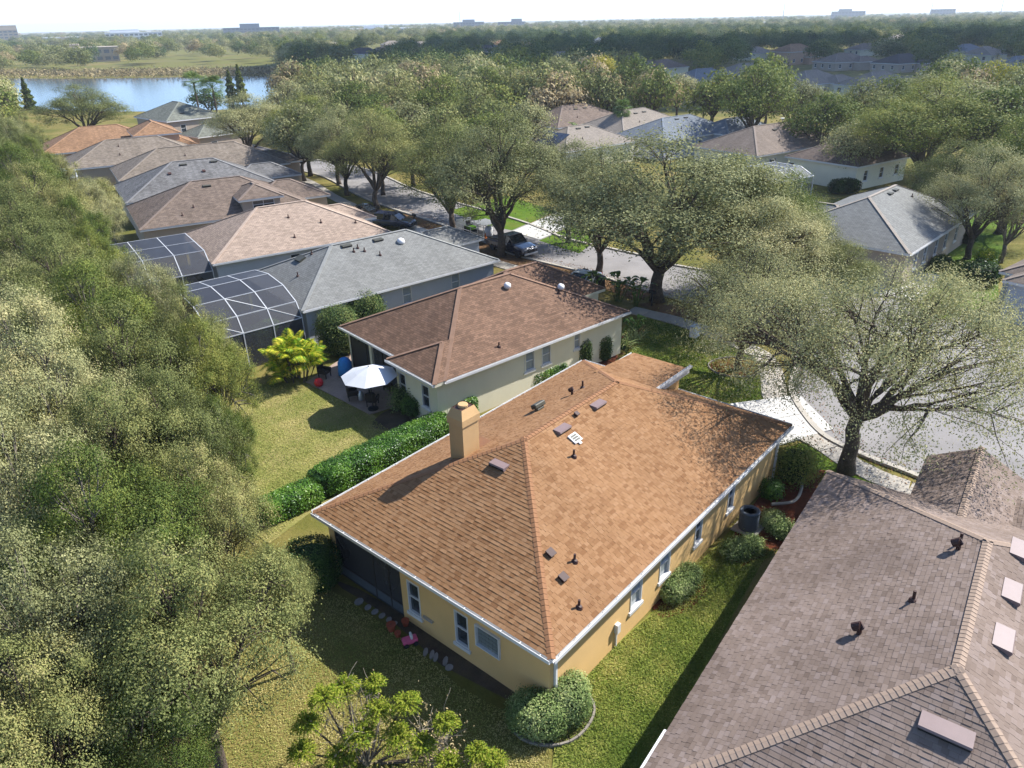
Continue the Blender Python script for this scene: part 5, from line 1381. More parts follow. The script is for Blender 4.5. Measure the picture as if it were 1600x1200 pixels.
def palm(label, loc, trunk_h, nf, L, arch, mat, name='palm_tree', tr=.14, seed=1, stems=1, spread=.3, up0=10, up1=75, ll=.45, lw=.06, nl=16):
    rs = random.Random(seed); t = thing(name, label, 'palm', loc)
    meshes = [frond(L, arch * rs.uniform(.8, 1.2), nl, ll, lw, rs).mesh('frond', mat) for _ in range(3)]
    for s in range(stems):
        a = rs.uniform(0, 6.28); bx, by = (spread * math.cos(a) * rs.random(), spread * math.sin(a) * rs.random()) if stems > 1 else (0, 0)
        h = trunk_h * rs.uniform(.15, 1.1) if stems > 1 else trunk_h
        MB().tube([(bx, by, -.05), (bx * 1.3, by * 1.3, h * .5), (bx * 1.6, by * 1.6, h)], [tr * 1.2, tr, tr * .9], 8).build('trunk', MT['bark'], t)
        for k in range(nf):
            o = link('frond', rs.choice(meshes), t, (bx * 1.6, by * 1.6, h - .05))
            o.rotation_euler = (0, -R(rs.uniform(up0, up1)) + R(12), k * 2.4 + rs.uniform(-.3, .3)); sc_ = rs.uniform(.75, 1.1); o.scale = (sc_,) * 3
    return t
palm('large clump of bright yellow-green feather palms at the edge of the dry lawn', gp(462, 592), 1.9, 8, 1.6, .5, MT['leaf_palm'], 'areca_palm', .045, 3, 17, 1.0, 15, 85, .45, .07)
def fanpalm(label, loc, h, r, mat, seed, n=34, name='fan_palm'):
    rs = random.Random(seed); t = thing(name, label, 'palm', loc)
    MB().tube([(0, 0, -.1), (.1, 0, h * .5), (.05, 0, h)], [.24, .18, .17], 9).build('trunk', MT['bark'], t)
    mb = MB(); mb.tube([(0, 0, 0), (r * .5, 0, .05)], [.025, .015], 4)
    for k in range(15):
        a = R(-80 + 160 * k / 14); p = Vector((r * .5, 0, .05)); e = p + Vector((math.cos(a), math.sin(a), -.35)) * r * .55; m_ = p + Vector((math.cos(a), math.sin(a), .04)) * r * .3; w_ = Vector((-math.sin(a), math.cos(a), 0)) * .045
        mb.face([p, m_ + w_, e, m_ - w_], rnd=rs.random())
    me = mb.mesh('frond', mat)
    for k in range(n):
        o = link('frond', me, t, (.05, 0, h)); o.rotation_euler = (rs.uniform(-.3, .3), -R(rs.uniform(-50, 75)), k * 2.4)
    return t
p = gp(972, 209, .0); q = gp(972, 172, 6.0)
fanpalm('round headed fan palm standing before the tan hipped roof', (q.x, q.y, 0), 6.2, 1.9, MT['leaf_frond'], 1)
for x, y, s, lb in ((302, 130, 2, 'tall slim fan palm by the lake, left of a pair'), (331, 136, 3, 'tall slim fan palm by the lake, right of a pair')):
    q = gp(x, y, 10.5); fanpalm(lb, (q.x, q.y, 0), 10.5, 2.6, MT['leaf_frond'], s)
for i, (x, y, z, lb) in enumerate(((915, 148, 5, 'bright feather palm left of a pair above the rose-brown roof'), (940, 150, 5, 'bright feather palm right of a pair above the rose-brown roof'), (790, 155, 5.5, 'drooping feather palm among the street oaks'), (905, 198, 3, 'low bright feather palm beside the solar roof'), (930, 198, 3, 'low bright feather palm left of the fan palm'), (1100, 168, 3.5, 'small palm below the tall oak over the road'))):
    q = gp(x, y, z); palm(lb, (q.x, q.y, 0), z - .6, 16, 2.8, .5, MT['leaf_frond'], 'feather_palm', .13, 10 + i, 1, 0, -15, 70, .7, .13, 12)
def paddle(label, loc, n, h, L, W, mat, seed, name='banana_plant', lean=.5):
    """clump of long-stalked paddle leaves"""
    rs = random.Random(seed); t = thing(name, label, 'plant', loc)
    mb = MB(); mb.tube([(0, 0, 0), (.12 * h * lean, 0, h * .6), (.3 * h * lean, 0, h)], [.035, .025, .015], 5)
    for k in range(6):
        a, c = k / 6, (k + 1) / 6
        f = lambda s: Vector((.3 * h * lean + L * s * (.35 + .5 * s * lean), 0, h + L * (s * .9 - .45 * s * s * (1 + lean))))
        w_ = lambda s: W * math.sin(math.pi * min(.98, .06 + s * .9)) ** .7
        for sg in (1, -1):
            mb.face([f(a), f(c), f(c) + Vector((0, sg * w_(c), .12 * W)), f(a) + Vector((0, sg * w_(a), .12 * W))][::sg], rnd=rs.random())
    me = mb.mesh('leaf', mat)
    for k in range(n):
        o = link('leaf', me, t, (rs.uniform(-.25, .25), rs.uniform(-.25, .25), -.05)); o.rotation_euler = (rs.uniform(-.15, .15), rs.uniform(-.1, .35), k * 2.4 + rs.uniform(-.4, .4)); s = rs.uniform(.6, 1.1); o.scale = (s, s, s)
paddle('tall dark banana-like clump at the front of the cream house', gp(965, 470), 22, 1.9, 1.1, .26, MT['leaf_frond'], 1)
paddle('slim banana-like clump beside the parked white car', gp(928, 462), 12, 1.7, 1.0, .24, MT['leaf_frond'], 2)
paddle('banana-like clump nearest the corner of the cream house', gp(992, 478), 16, 1.8, 1.0, .25, MT['leaf_frond'], 3)
paddle('pale leaved plant at the front corner of the cream house wall', gp(995, 515), 14, .8, .8, .18, MT['leaf_hedge'], 5, 'leafy_plant')
def swords(label, loc, n, L, mat, seed):
    rs = random.Random(seed); t = thing('sword_plant', label, 'plant', loc); mb = MB()
    for k in range(4):
        a, c = k / 4, (k + 1) / 4; f = lambda s: Vector((L * s * (.55 + .3 * s), 0, L * (s * .9 - .55 * s * s))); w_ = lambda s: .05 * (1 - s) ** .6 + .004
        mb.face([f(a) - Vector((0, w_(a), 0)), f(c) - Vector((0, w_(c), 0)), f(c) + Vector((0, w_(c), 0)), f(a) + Vector((0, w_(a), 0))], rnd=rs.random())
    me = mb.mesh('leaf', mat)
    for k in range(n):
        o = link('leaf', me, t, (rs.uniform(-.4, .4), rs.uniform(-.4, .4), 0)); o.rotation_euler = (0, rs.uniform(-.7, .3), k * 2.4); s = rs.uniform(.7, 1.15); o.scale = (s, s, s)
swords('large clump of sword leaved plants against the cream side wall', gp(972, 545), 70, 1.7, MT['leaf_shrub'], 1)
swords('second clump of sword leaved plants nearer the front lawn', gp(992, 530), 45, 1.5, MT['leaf_shrub'], 2)
# cypress-like conifers by the lake
def conifer(label, loc, h, r, seed):
    rs = np.random.RandomState(seed); n = 2600
    z = h * rs.uniform(.06, 1, n) ** 1.15; rr0 = r * (1 - (z / h) ** 1.6) * rs.uniform(.55, 1.05, n) * (1 + .25 * np.sin(z * 4)); a = rs.uniform(0, 6.28, n)
    P = np.stack([rr0 * np.cos(a), rr0 * np.sin(a), z], 1); v, q = leaf_quads(P, .6, rs, up=.2)
    t = thing('conifer', label, 'tree', loc); link('crown', npmesh('crown', v, q, MT['leaf_green'], rs.uniform(.1, .7, n)), t); MB().tube([(0, 0, -.1), (0, 0, h * .9)], [.2, .04], 6).build('trunk', MT['bark'], t)
for i, (x, y, h, lb) in enumerate(((362, 122, 9, 'slender conifer by the lake, shorter of two'), (378, 122, 10.5, 'slender conifer by the lake, taller of two'), (15, 120, 8, 'shorter dark conifer at the left end of the lake'), (42, 125, 8.5, 'taller dark conifer at the left end of the lake'))):
    q = gp(x, 150) * (.9 if x > 100 else .82); conifer(lb, (q.x, q.y, 0), h, 1.7, 30 + i)
q = gp(325, 160, 4); plant_tree('far2', 'tree', 'dark bushy tree under the slim fan palms', q.x, q.y, 7.5, 4.5)
# reeds along the far bank
rs1 = np.random.RandomState(8); n = 16000
bk = np.array([(-330, 428), (-200, 380), (-120, 366), (-62, 348), (-40, 305)]); s = rs1.uniform(0, 3.999, n); i = s.astype(int); f_ = (s - i)[:, None]
P = bk[i] * (1 - f_) + bk[i + 1] * f_; P = P + rs1.normal(size=(n, 2)) * np.array([4, 12]) + np.array([0, 14]); P = np.concatenate([P, rs1.uniform(0, 2.4, (n, 1))], 1)
v, q = leaf_quads(P, 1.6, rs1, up=.1, aspect=.25)
tag(link('reeds', npmesh('reeds', v, q, MT['leaf_tan'], rs1.uniform(size=n)), kind='stuff'), 'tan reeds along the far bank of the lake', 'reeds')

# --- grass blades and fallen leaves on the near lawns
def scatter(name, label, poly, n, size, mat, seed, up=.1, aspect=.35, zmax=.05, kind='stuff', cat='grass', flat=False):
    rs = np.random.RandomState(seed); xs = [p[0] for p in poly]; ys = [p[1] for p in poly]
    Q = np.stack([rs.uniform(min(xs), max(xs), n * 3), rs.uniform(min(ys), max(ys), n * 3)], 1)
    ins = np.zeros(len(Q), bool)
    for i in range(len(poly)):
        (xa, ya), (xb, yb) = poly[i][:2], poly[i - 1][:2]
        ins ^= ((ya > Q[:, 1]) != (yb > Q[:, 1])) & (Q[:, 0] < (xb - xa) * (Q[:, 1] - ya) / (yb - ya + 1e-12) + xa)
    Q = Q[ins][:n]; k = len(Q)
    P = np.concatenate([Q, rs.uniform(.02, zmax, (k, 1))], 1)
    out = np.stack([rs.normal(size=k) * .55 + .2, rs.normal(size=k) * .55 + .1, rs.uniform(.5, 1.2, k)], 1) if not flat else np.stack([rs.normal(size=k) * .2, rs.normal(size=k) * .2, np.ones(k)], 1)
    v, q = leaf_quads(P, size, rs, aspect=aspect, out=out, dirs=None if flat else np.stack([rs.normal(size=k) * .4, rs.normal(size=k) * .4, np.ones(k)], 1))
    rv = np.clip(.5 + .25 * np.sin(Q[:, 0] * 1.1 + seed) * np.sin(Q[:, 1] * .9) + .2 * np.sin(Q[:, 0] * 3.3) * np.sin(Q[:, 1] * 2.9) + rs.normal(size=k) * .18, 0, 1)
    return tag(link(name, npmesh(name, v, q, mat, rv), kind=kind), label, cat)
MT['blade_green'] = leafmat('blade_green', [(.0, lin(88, 106, 42, .85)), (.4, lin(122, 132, 60, .85)), (.7, lin(156, 154, 82, .85)), (1, lin(186, 172, 112, .85))], .3)
MT['blade_dry'] = leafmat('blade_dry', [(.0, lin(112, 124, 58, .8)), (.4, lin(150, 150, 84, .8)), (.7, lin(180, 168, 108, .8)), (1, lin(204, 188, 136, .8))], .3)
MT['dead_leaf'] = leafmat('dead_leaf', [(.0, lin(90, 60, 40, .6)), (.5, lin(136, 98, 66, .6)), (1, lin(176, 140, 100, .6))], .1)
W2 = lambda px: [gp(*q)[:2] for q in px]
scatter('grass_blades', 'short green turf between the tan house and the brown roof', W2([(862, 1125), (862, 1095), (1010, 968), (1130, 845), (1215, 860), (1190, 880), (1000, 1215), (870, 1215)]), 42000, .085, MT['blade_green'], 1)
scatter('grass_blades', 'patchy turf behind the tan house', W2([(340, 900), (470, 900), (540, 935), (640, 1005), (720, 1075), (860, 1150), (860, 1215), (300, 1215)]), 42000, .065, MT['blade_dry'], 2)
scatter('grass_blades', 'dry yellowish turf of the back lawn by the patio', W2([(400, 600), (490, 600), (575, 650), (620, 680), (690, 690), (500, 775), (420, 850), (380, 820), (370, 650)]), 34000, .08, MT['blade_dry'], 3)
scatter('grass_blades', 'green turf of the front lawn', W2([(985, 500), (1012, 496), (1060, 511), (1110, 529), (1155, 548), (1186, 566), (1194, 590), (1196, 622), (1160, 640), (1030, 640), (960, 570)]), 26000, .11, MT['blade_green'], 4)
scatter('fallen_leaves', 'brown fallen leaves along the verge and kerb', [tuple(p) for p in offset(verge, 2.6)[24:]] + [tuple(p) for p in reversed(offset(verge, -1.6)[24:])], 9000, .12, MT['dead_leaf'], 5, cat='leaves', flat=True, zmax=.03, aspect=.6)
scatter('fallen_leaves', 'brown fallen leaves around the road bend', W2([(1190, 560), (1260, 560), (1300, 660), (1440, 735), (1440, 780), (1290, 730), (1225, 660)]), 1100, .1, MT['dead_leaf'], 6, cat='leaves', flat=True, zmax=.10, aspect=.6)
# ------------------------------------------------------------------ vehicles
def wheel(parent, x, y, r=.34, wd=.23):
    M_ = Matrix.Translation((x, y, r)) @ Matrix.Rotation(R(90), 4, 'X')
    wo = MB().lathe([(r * .62, -wd / 2), (r * .95, -wd / 2), (r, -wd / 4), (r, wd / 4), (r * .95, wd / 2), (r * .62, wd / 2)], 20, M=M_).build('wheel', MT['tyre'], parent)
    MB().lathe([(.05, -wd * .46), (r * .6, -wd * .4), (r * .62, 0), (r * .6, wd * .4), (.05, wd * .46)], 12, M=M_).build('rim', MT['metal'], wo)
MT['tyre'] = plain('tyre', (.02, .02, .02, 1), .1, 5, .85)
MT['car_glass'] = glassmat('car_glass', (.02, .025, .03, 1), .04, .8)
MT['lamp'] = glassmat('lamp', (.7, .7, .68, 1), .1, .6); MT['tail'] = glassmat('tail', (.35, .02, .02, 1), .15, .6)
def paint(name, c):
    mt, nt, b = newmat(name)
    nt.links.new(ramp(nt, noise(nt, 2, 3), [(.3, tuple(x * .92 for x in c[:3]) + (1,)), (.7, c)]), b.inputs['Base Color'])
    b.inputs['Roughness'].default_value = .25; b.inputs['Metallic'].default_value = .2; b.inputs['Coat Weight'].default_value = .8; b.inputs['Coat Roughness'].default_value = .06
    return mt
def loft(sections, close=True):
    """sections: (x, [(y, z) ...]) half profile from the bottom outside to the top centre; mirrored"""
    mb = MB(); k = None
    for x, pr in sections:
        ring = [(x, y, z) for y, z in pr] + [(x, -y, z) for y, z in reversed(pr)]
        k = len(ring); mb.v += ring
    for i in range(len(sections) - 1):
        for j in range(k - 1): mb.f.append((i * k + j, i * k + j + 1, (i + 1) * k + j + 1, (i + 1) * k + j))
    mb.f.append(tuple(range(k))); mb.f.append(tuple(range((len(sections) - 1) * k, len(sections) * k))[::-1])
    return mb
def vehicle(label, cat, loc, rz, pm, L=4.7, W=1.86, H=1.65, kind='suv'):
    t = thing({'suv': 'parked_suv', 'car': 'parked_car', 'pickup': 'pickup_truck'}[kind], label, cat, loc, rz)
    w_ = W / 2; hood = .98 if kind != 'pickup' else 1.12; bl = hood + .04
    lowp = lambda x, top, k=1.0: (x, [(w_ * .9 * k, .32), (w_ * k, .5), (w_ * k, top - .22), (w_ * .95 * k, top - .04), (w_ * .7 * k, top)])
    f, r_ = L / 2, -L / 2
    body = [lowp(r_, .85, .88), lowp(r_ + .12, bl, .97), lowp(r_ + .6, bl + .02), lowp(0, bl + .02), lowp(f - 1.25, bl), lowp(f - .9, hood), lowp(f - .25, hood - .1, .97), lowp(f - .03, hood - .3, .9), lowp(f, .7, .86)]
    bo = loft(body).build('body', pm, t, smooth=False, bevel=.03)
    cab0, cab1 = (r_ + .15, f - 1.3) if kind == 'suv' else ((r_ + .85, f - 1.35) if kind == 'car' else (-.75, f - 1.6))
    top0, top1 = (cab0 + .3, cab1 - .75) if kind != 'car' else (cab0 + .7, cab1 - .85)
    gl = lambda x, z, k: (x, [(w_ * .93 * k, bl - .02), (w_ * .93 * k, bl + .01), (w_ * k * (.93 - .16 * (z - bl) / max(H - bl, .01)), z - .03), (w_ * k * .6, z)])
    loft([gl(cab0, bl + .04, 1), gl(top0, H - .05, 1), gl((top0 + top1) / 2, H - .03, 1), gl(top1, H - .06, 1), gl(cab1, bl + .04, .97)]).build('window_glass', MT['car_glass'], t)
    rf_ = lambda x, k=1: (x, [(w_ * .80 * k, H - .06), (w_ * .79 * k, H - .02), (w_ * .6 * k, H + .02)])
    loft([rf_(top0 - .05, .95), rf_(top0 + .15), rf_(top1 - .15), rf_(top1 + .1, .95)]).build('car_roof', pm, t)
    pil = MB()
    for s in (1, -1):
        for a, b_ in (((cab1, w_ * .9 * s, bl), (top1 + .05, w_ * .78 * s, H - .03)), ((cab0, w_ * .92 * s, bl), (top0, w_ * .78 * s, H - .03)), (((top0 + top1) / 2, w_ * .935 * s, bl), ((top0 + top1) / 2, w_ * .79 * s, H - .03))): pil.bar(a, b_, .07)
    pil.build('pillar', pm, t)
    for s in (1, -1):
        for x in (f - .9, r_ + .95): wheel(t, x, s * (w_ - .1))
        MB().box(f - .28, f - .03, s * w_ * .62 - .14, s * w_ * .62 + .14, hood - .36, hood - .2).build('headlight', MT['lamp'], t)
        MB().box(r_ - .01, r_ + .12, s * w_ * .78 - .1, s * w_ * .78 + .1, .75, 1.0).build('tail_light', MT['tail'], t)
        MB().box(cab1 - .35, cab1 - .2, s * (w_ + .02), s * (w_ + .2), bl, bl + .15).build('mirror', pm, t, bevel=.03)
    MB().box(f - .06, f + .03, -w_ * .42, w_ * .42, .55, hood - .28).build('grille', MT['black'], t)
    MB().box(f - .05, f + .06, -w_ * .85, w_ * .85, .34, .52).build('bumper', MT['black'] if kind != 'pickup' else MT['metal'], t, bevel=.03)
    if kind == 'pickup':
        MB().box(r_ + .15, -.85, -w_ + .12, w_ - .12, bl - .02, bl + .035).build('bed_floor', MT['black'], t)
        for s in (1, -1): MB().box(r_ + .1, -.8, s * (w_ - .07) - .05, s * (w_ - .07) + .05, bl, bl + .14).build('bed_rail', pm, t)
    return t
navy = paint('navy_paint', (.012, .018, .04, 1)); white_p = paint('white_paint_car', (.6, .62, .63, 1)); slate_p = paint('slate_paint', (.03, .04, .075, 1)); blk_p = paint('black_paint', (.008, .008, .01, 1))
def rd(px, py, z=.01): p = gp(px, py); return (p.x, p.y, z)
vehicle('dark navy pickup truck parked at the kerb with a trailer behind', 'pickup', rd(800, 394), R(-50), navy, 5.6, 1.98, 1.88, 'pickup')
vehicle('dark blue suv parked in the drive by the pink roofed house', 'car', rd(617, 356, .06), R(-20), slate_p, 4.7, 1.85, 1.65, 'suv')
vehicle('black car parked in the shade under the street oaks', 'car', rd(572, 340, .01), R(-30), blk_p, 4.6, 1.82, 1.5, 'car')
vehicle('white car parked in front of the cream house', 'car', rd(908, 452), R(-125), white_p, 4.5, 1.8, 1.48, 'car')
vehicle('dark suv parked in the garden over the road behind the oak', 'car', rd(972, 362), R(150), blk_p, 4.6, 1.85, 1.6, 'suv')
# landscaping trailer
tp_ = rd(748, 374); tt = thing('landscaping_trailer', 'black open landscaping trailer with mesh sides and tools', 'trailer', tp_, R(-52))
MB().box(-2.6, 2.3, -1.0, 1.0, .5, .6).build('deck', MT['black'], tt)
MB().bar((2.3, 0, .5), (3.6, 0, .5), .1).bar((2.3, .8, .5), (3.5, 0, .5), .08).bar((2.3, -.8, .5), (3.5, 0, .5), .08).build('drawbar', MT['black'], tt)
for x in (-2.55, -1.3, 0, 1.2, 2.25):
    for s in (1, -1): MB().box(x - .03, x + .03, s * .97 - .03, s * .97 + .03, .6, 2.0 if x > 0 else 1.5).build('post', MT['metal'], tt)
for s in (1, -1):
    for z in (1.0, 1.45): MB().box(-2.55, 2.25, s * .97 - .02, s * .97 + .02, z - .025, z + .025).build('rail', MT['metal'], tt)
MB().box(0, 2.25, -.98, .98, 1.97, 2.02).build('rack', MT['metal'], tt)
MB().box(-2.62, -2.56, -.95, .95, .6, 1.75).build('ramp', MT['metal'], tt)
for x in (-.5, .35):
    for s in (1, -1): wheel(tt, x, s * 1.1, .33, .2)
for nm, lb, x, y, c, s in (('water_tank', 'white spray tank strapped on the trailer', 1.4, .3, MT['white'], .42),):
    M_ = Matrix.Translation((tp_[0], tp_[1], 0)) @ Matrix.Rotation(R(-52), 4, 'Z'); q = M_ @ Vector((x, y, .61))
    o = MB().lathe([(s * .9, 0), (s, .1), (s, .8), (s * .6, .98), (s * .25, 1.02)], 16).build(nm, c, loc=q, smooth=True); tag(o, lb, 'tank')
M_ = Matrix.Translation((tp_[0], tp_[1], 0)) @ Matrix.Rotation(R(-52), 4, 'Z')
mw = thing('riding_mower', 'yellow-green riding mower standing on the trailer', 'mower', M_ @ Vector((-1.4, 0, .61)), R(-52))
MB().box(-.7, .6, -.35, .35, .25, .6).build('body', MT['leaf_palm'], mw, bevel=.05); MB().box(-.4, .0, -.25, .25, .6, .7).box(-.48, -.38, -.25, .25, .7, 1.05).build('seat', MT['black'], mw); MB().box(-.3, .5, -.6, .6, .08, .24).build('cutter_deck', MT['black'], mw)
for x, r_ in ((-.45, .25), (.55, .16)):
    for s in (1, -1): wheel(mw, x, s * .45, r_, .18)
cn = tag(MB().lathe([(.2, 0), (.2, .03), (.13, .04), (.03, .5), (.02, .52)], 12).build('traffic_cone', plain('cone_orange', (.6, .16, .03, 1)), loc=M_ @ Vector((1.9, -.5, .61))), 'orange cone on the front of the trailer', 'cone')

# ------------------------------------------------------------------ patio and garden things
h2M = Matrix.Translation((h2A.x, h2A.y, 0)) @ Matrix.Rotation(R(40.9), 4, 'Z')
pat = [gp(*q) for q in ((478, 598), (520, 570), (560, 545), (650, 610), (655, 622), (578, 648))]
pmb = MB(); pmb.prism([(p.x, p.y) for p in pat], -.05, .05); pt_ = pmb.build('patio', MT['concrete']); tag(pt_, kind='structure')
MT['paver2'] = None
pv = plain('patio_stone', lin(196, 172, 156, .7), .1, 1.4, .85, fine=.2, fscale=8); pt_.data.materials.clear(); pt_.data.materials.append(pv)
sheet('planting_bed', blob(*gp(632, 652)[:2], 1.9, 1.3, seed=11, rot=.6), .014, MT['soil'])
up_ = gp(577, 585, 2.3); ut = thing('patio_umbrella', 'large white patio umbrella on the shaded patio', 'umbrella', (up_.x, up_.y, .05))
MT['canvas'] = plain('canvas', (.5, .51, .53, 1), .04, 2, .8)
for k in range(8):
    a, c = 2 * math.pi * k / 8, 2 * math.pi * (k + 1) / 8; r_ = 1.65
    A_, B_ = (r_ * math.cos(a), r_ * math.sin(a), 2.15), (r_ * math.cos(c), r_ * math.sin(c), 2.15)
    m1 = (.5 * r_ * math.cos(a), .5 * r_ * math.sin(a), 2.47); m2 = (.5 * r_ * math.cos(c), .5 * r_ * math.sin(c), 2.47)
    MB().face([A_, B_, m2, m1]).face([m1, m2, (0, 0, 2.75)]).build('canopy_panel', MT['canvas'], ut)
    MB().bar((0, 0, 2.7), (r_ * math.cos(a), r_ * math.sin(a), 2.13), .025).build('rib', MT['dark_frame'], ut)
MB().tube([(0, 0, 0), (0, 0, 2.8)], .03, 8).build('pole', MT['dark_frame'], ut); MB().lathe([(.32, 0), (.32, .06), (.05, .1)], 14).build('base', MT['black'], ut)
MT['wicker'] = plain('wicker', (.025, .02, .018, 1), .25, 20, .8, .4, 60)
def patio_chair(label, p, rz):
    t = thing('wicker_chair', label, 'chair', (p[0], p[1], .05), rz)
    MB().box(-.32, .32, -.32, .32, .3, .42).build('seat', MT['wicker'], t, bevel=.03); MB().box(-.32, .32, .24, .34, .42, .9).build('backrest', MT['wicker'], t, bevel=.03)
    for s in (1, -1): MB().box(s * .3 - .05, s * .3 + .05, -.32, .3, .42, .62).build('armrest', MT['wicker'], t, bevel=.02)
    for a in (-.27, .27):
        for c in (-.27, .27): MB().box(a - .025, a + .025, c - .025, c + .025, 0, .3).build('leg', MT['wicker'], t)
patio_chair('dark wicker chair at the lawn edge of the patio', gp(552, 624), 1.9); patio_chair('dark wicker chair beside the planting bed', gp(583, 634), 3.0); patio_chair('dark wicker chair under the umbrella against the screen', gp(610, 610), -.7); patio_chair('dark wicker chair beside the grill', gp(508, 590), 1.2)
tb = thing('patio_table', 'round glass topped patio table among wicker chairs', 'table', gp(578, 617) + Vector((0, 0, .05))); MB().lathe([(.5, 0), (.52, .02), (.5, .04)], 20, (0, 0, .58)).build('table_top', MT['blind_pane'], tb); MB().lathe([(.3, 0), (.06, .05), (.05, .55), (.2, .58)], 14).build('pedestal', MT['wicker'], tb)
tk = MB().lathe([(.16, 0), (.18, .08), (.18, .42), (.1, .52), (.1, .58)], 14).build('gas_bottle', MT['metal'], loc=gp(565, 626) + Vector((0, 0, .05)), smooth=True); tag(tk, 'grey gas bottle between the wicker chairs', 'gas bottle')
gr = thing('covered_grill', 'grill under a bright blue cover in the patio corner', 'grill', gp(541, 588) + Vector((0, 0, .05)), .6)
bm_ = plain('blue_cover', (.03, .22, .55, 1), .15, 4, .6, .4, 10); MB().lathe([(.5, .12), (.46, .6), (.44, .95), (.3, 1.2), (.1, 1.28)], 12).build('cover', bm_, gr, smooth=True)
for a in (-.25, .25): MB().box(a - .03, a + .03, -.2, .2, 0, .14).build('leg', MT['black'], gr)
rb_ = tag(MB().lathe([(.08, 0), (.24, .12), (.3, .3), (.22, .5), (.06, .58)], 16).build('garden_ball', plain('red_plastic', (.55, .02, .03, 1), rough=.35), loc=gp(499, 604) + Vector((0, 0, .0)), smooth=True), 'red round planter ball at the corner of the patio', 'ball')
# stepping stones, pots and toys behind the tan house
st_m = plain('stone_white', lin(206, 198, 190, .5), .15, 3, .9)
for i, (x, y, a, l, w_) in enumerate(((561, 941, .2, .5, .4), (575, 950, .2, .35, .3), (586, 957, .0, .38, .3), (597, 963, .1, .35, .28), (608, 969, .3, .3, .25), (617, 975, .1, .28, .2), (665, 1020, .6, .5, .2), (675, 1024, .6, .5, .2), (681, 1028, .6, .5, .2), (696, 1034, .6, .5, .22), (702, 1044, .3, .36, .34))):
    me_ = MB().prism(blob(0, 0, l / 2 * 1.15, w_ / 2 * 1.15, 8, .06, seed=i), 0, .05).mesh('stepping_stone', st_m)
    p = gp(x, y); o = link('stepping_stone', me_, None, (p.x, p.y, .012), R(49) + a); o.scale = (.72, .72, 1)
    tag(o, 'pale stepping stone in the bare strip behind the tan house', 'stone', 'stepping stones behind the tan house')
sheet('bare_strip', [gp(*q) for q in ((520, 905), (535, 920), (590, 952), (635, 990), (690, 1040), (790, 1092), (862, 1092), (790, 1062), (700, 1010), (640, 965), (560, 920))], .008, MT['soil'])
pink = plain('pink_plastic', (.6, .1, .2, 1), rough=.4); red = plain('terracotta', (.3, .07, .035, 1))
ty = thing('toy_car', 'small pink ride-on toy lying by the stepping stones', 'toy', gp(641, 1006) + Vector((0, 0, .01)), .4)
MB().box(-.28, .28, -.16, .16, .1, .28).build('body', pink, ty, bevel=.05); MB().box(.02, .1, -.12, .12, .28, .46).build('handle', MT['white'], ty, bevel=.02)
for x in (-.18, .18):
    for s in (1, -1): wheel(ty, x, s * .17, .09, .06)
for i, (x, y, r_, lb) in enumerate(((612, 985, .17, 'terracotta pot near the pink toy'), (634, 977, .14, 'terracotta pot against the wall by the screen door'), (622, 995, .12, 'small terracotta pot nearest the pink toy'))):
    t = thing('flower_pot', lb, 'pot', gp(x, y) + Vector((0, 0, .01))); MB().lathe([(r_ * .7, 0), (r_, r_ * 1.5), (r_ * 1.08, r_ * 1.5), (r_ * 1.08, r_ * 1.8), (r_ * .9, r_ * 1.8)], 14).build('pot', red, t); MB().lathe([(r_ * .2, r_ * 1.75), (r_ * .85, r_ * 1.78), (r_ * .2, r_ * 1.8)], 12).build('soil', MT['soil'], t)
# beds with edging
def ringbed(label_mat, c, rx, ry, rot=0, seed=0, edge=.07):
    P = blob(c[0], c[1], rx, ry, 26, .05, rot, seed); sheet('mulch_bed', P, .016, label_mat)
    root = bpy.data.objects.new('bed_edging', None); col.objects.link(root); tag(root, kind='structure')
    n = len(P)
    for k in range(n):
        a, b_ = Vector(P[k]), Vector(P[(k + 1) % n]); MB().bar((a.x, a.y, .05), (b_.x * .94 + a.x * .06, b_.y * .94 + a.y * .06, .05), edge, .1).build('edging_stone', MT['edging'], root)
ringbed(MT['mulch'], gp(1150, 574), 1.75, 1.5, 0, 2)
ringbed(MT['soil'], gp(862, 1116), 1.4, 1.2, .3, 4)
sheet('mulch_bed', blob(*gp(1062, 925)[:2], 1.7, .85, rot=R(49), seed=6), .014, MT['mulch'])
sheet('mulch_bed', [gp(*q) for q in ((1128, 862), (1180, 785), (1222, 730), (1290, 735), (1262, 790), (1215, 860), (1160, 885))], .012, MT['mulch'])
sheet('mulch_bed', [gp(*q) for q in ((905, 572), (985, 515), (1010, 508), (1000, 535), (940, 585))], .012, MT['mulch'])
cb = MB(); ln = smooth_line([gp(*q) for q in ((1205, 790), (1240, 785), (1252, 765), (1250, 745))]); cb.tube([(p.x, p.y, .07) for p in ln], .07, 6); tag(cb.build('garden_border', MT['concrete']), 'curved pale border edging the mulch beside the tan house', 'border')
# air conditioner
ac = thing('air_conditioner', 'round grey air conditioner against the side of the tan house', 'air conditioner', gp(1168, 826), R(49))
MB().box(-.55, .55, -.55, .55, 0, .08).build('pad', MT['concrete'], ac)
MB().lathe([(.40, 0), (.42, .06), (.42, .78), (.44, .8), (.44, .9), (.40, .93), (.30, .93), (.28, .84)], 24, (0, 0, .08)).build('casing', MT['ac'], ac)
MB().lathe([(.02, 0), (.27, .0), (.27, .02)], 16, (0, 0, .9)).build('fan_guard', MT['black'], ac)
lv = MB().lathe([(.428, 0), (.436, .012), (.428, .024)], 24).mesh('louvre', MT['ac'])
for k in range(12): link('louvre', lv, ac, (0, 0, .18 + k * .055))
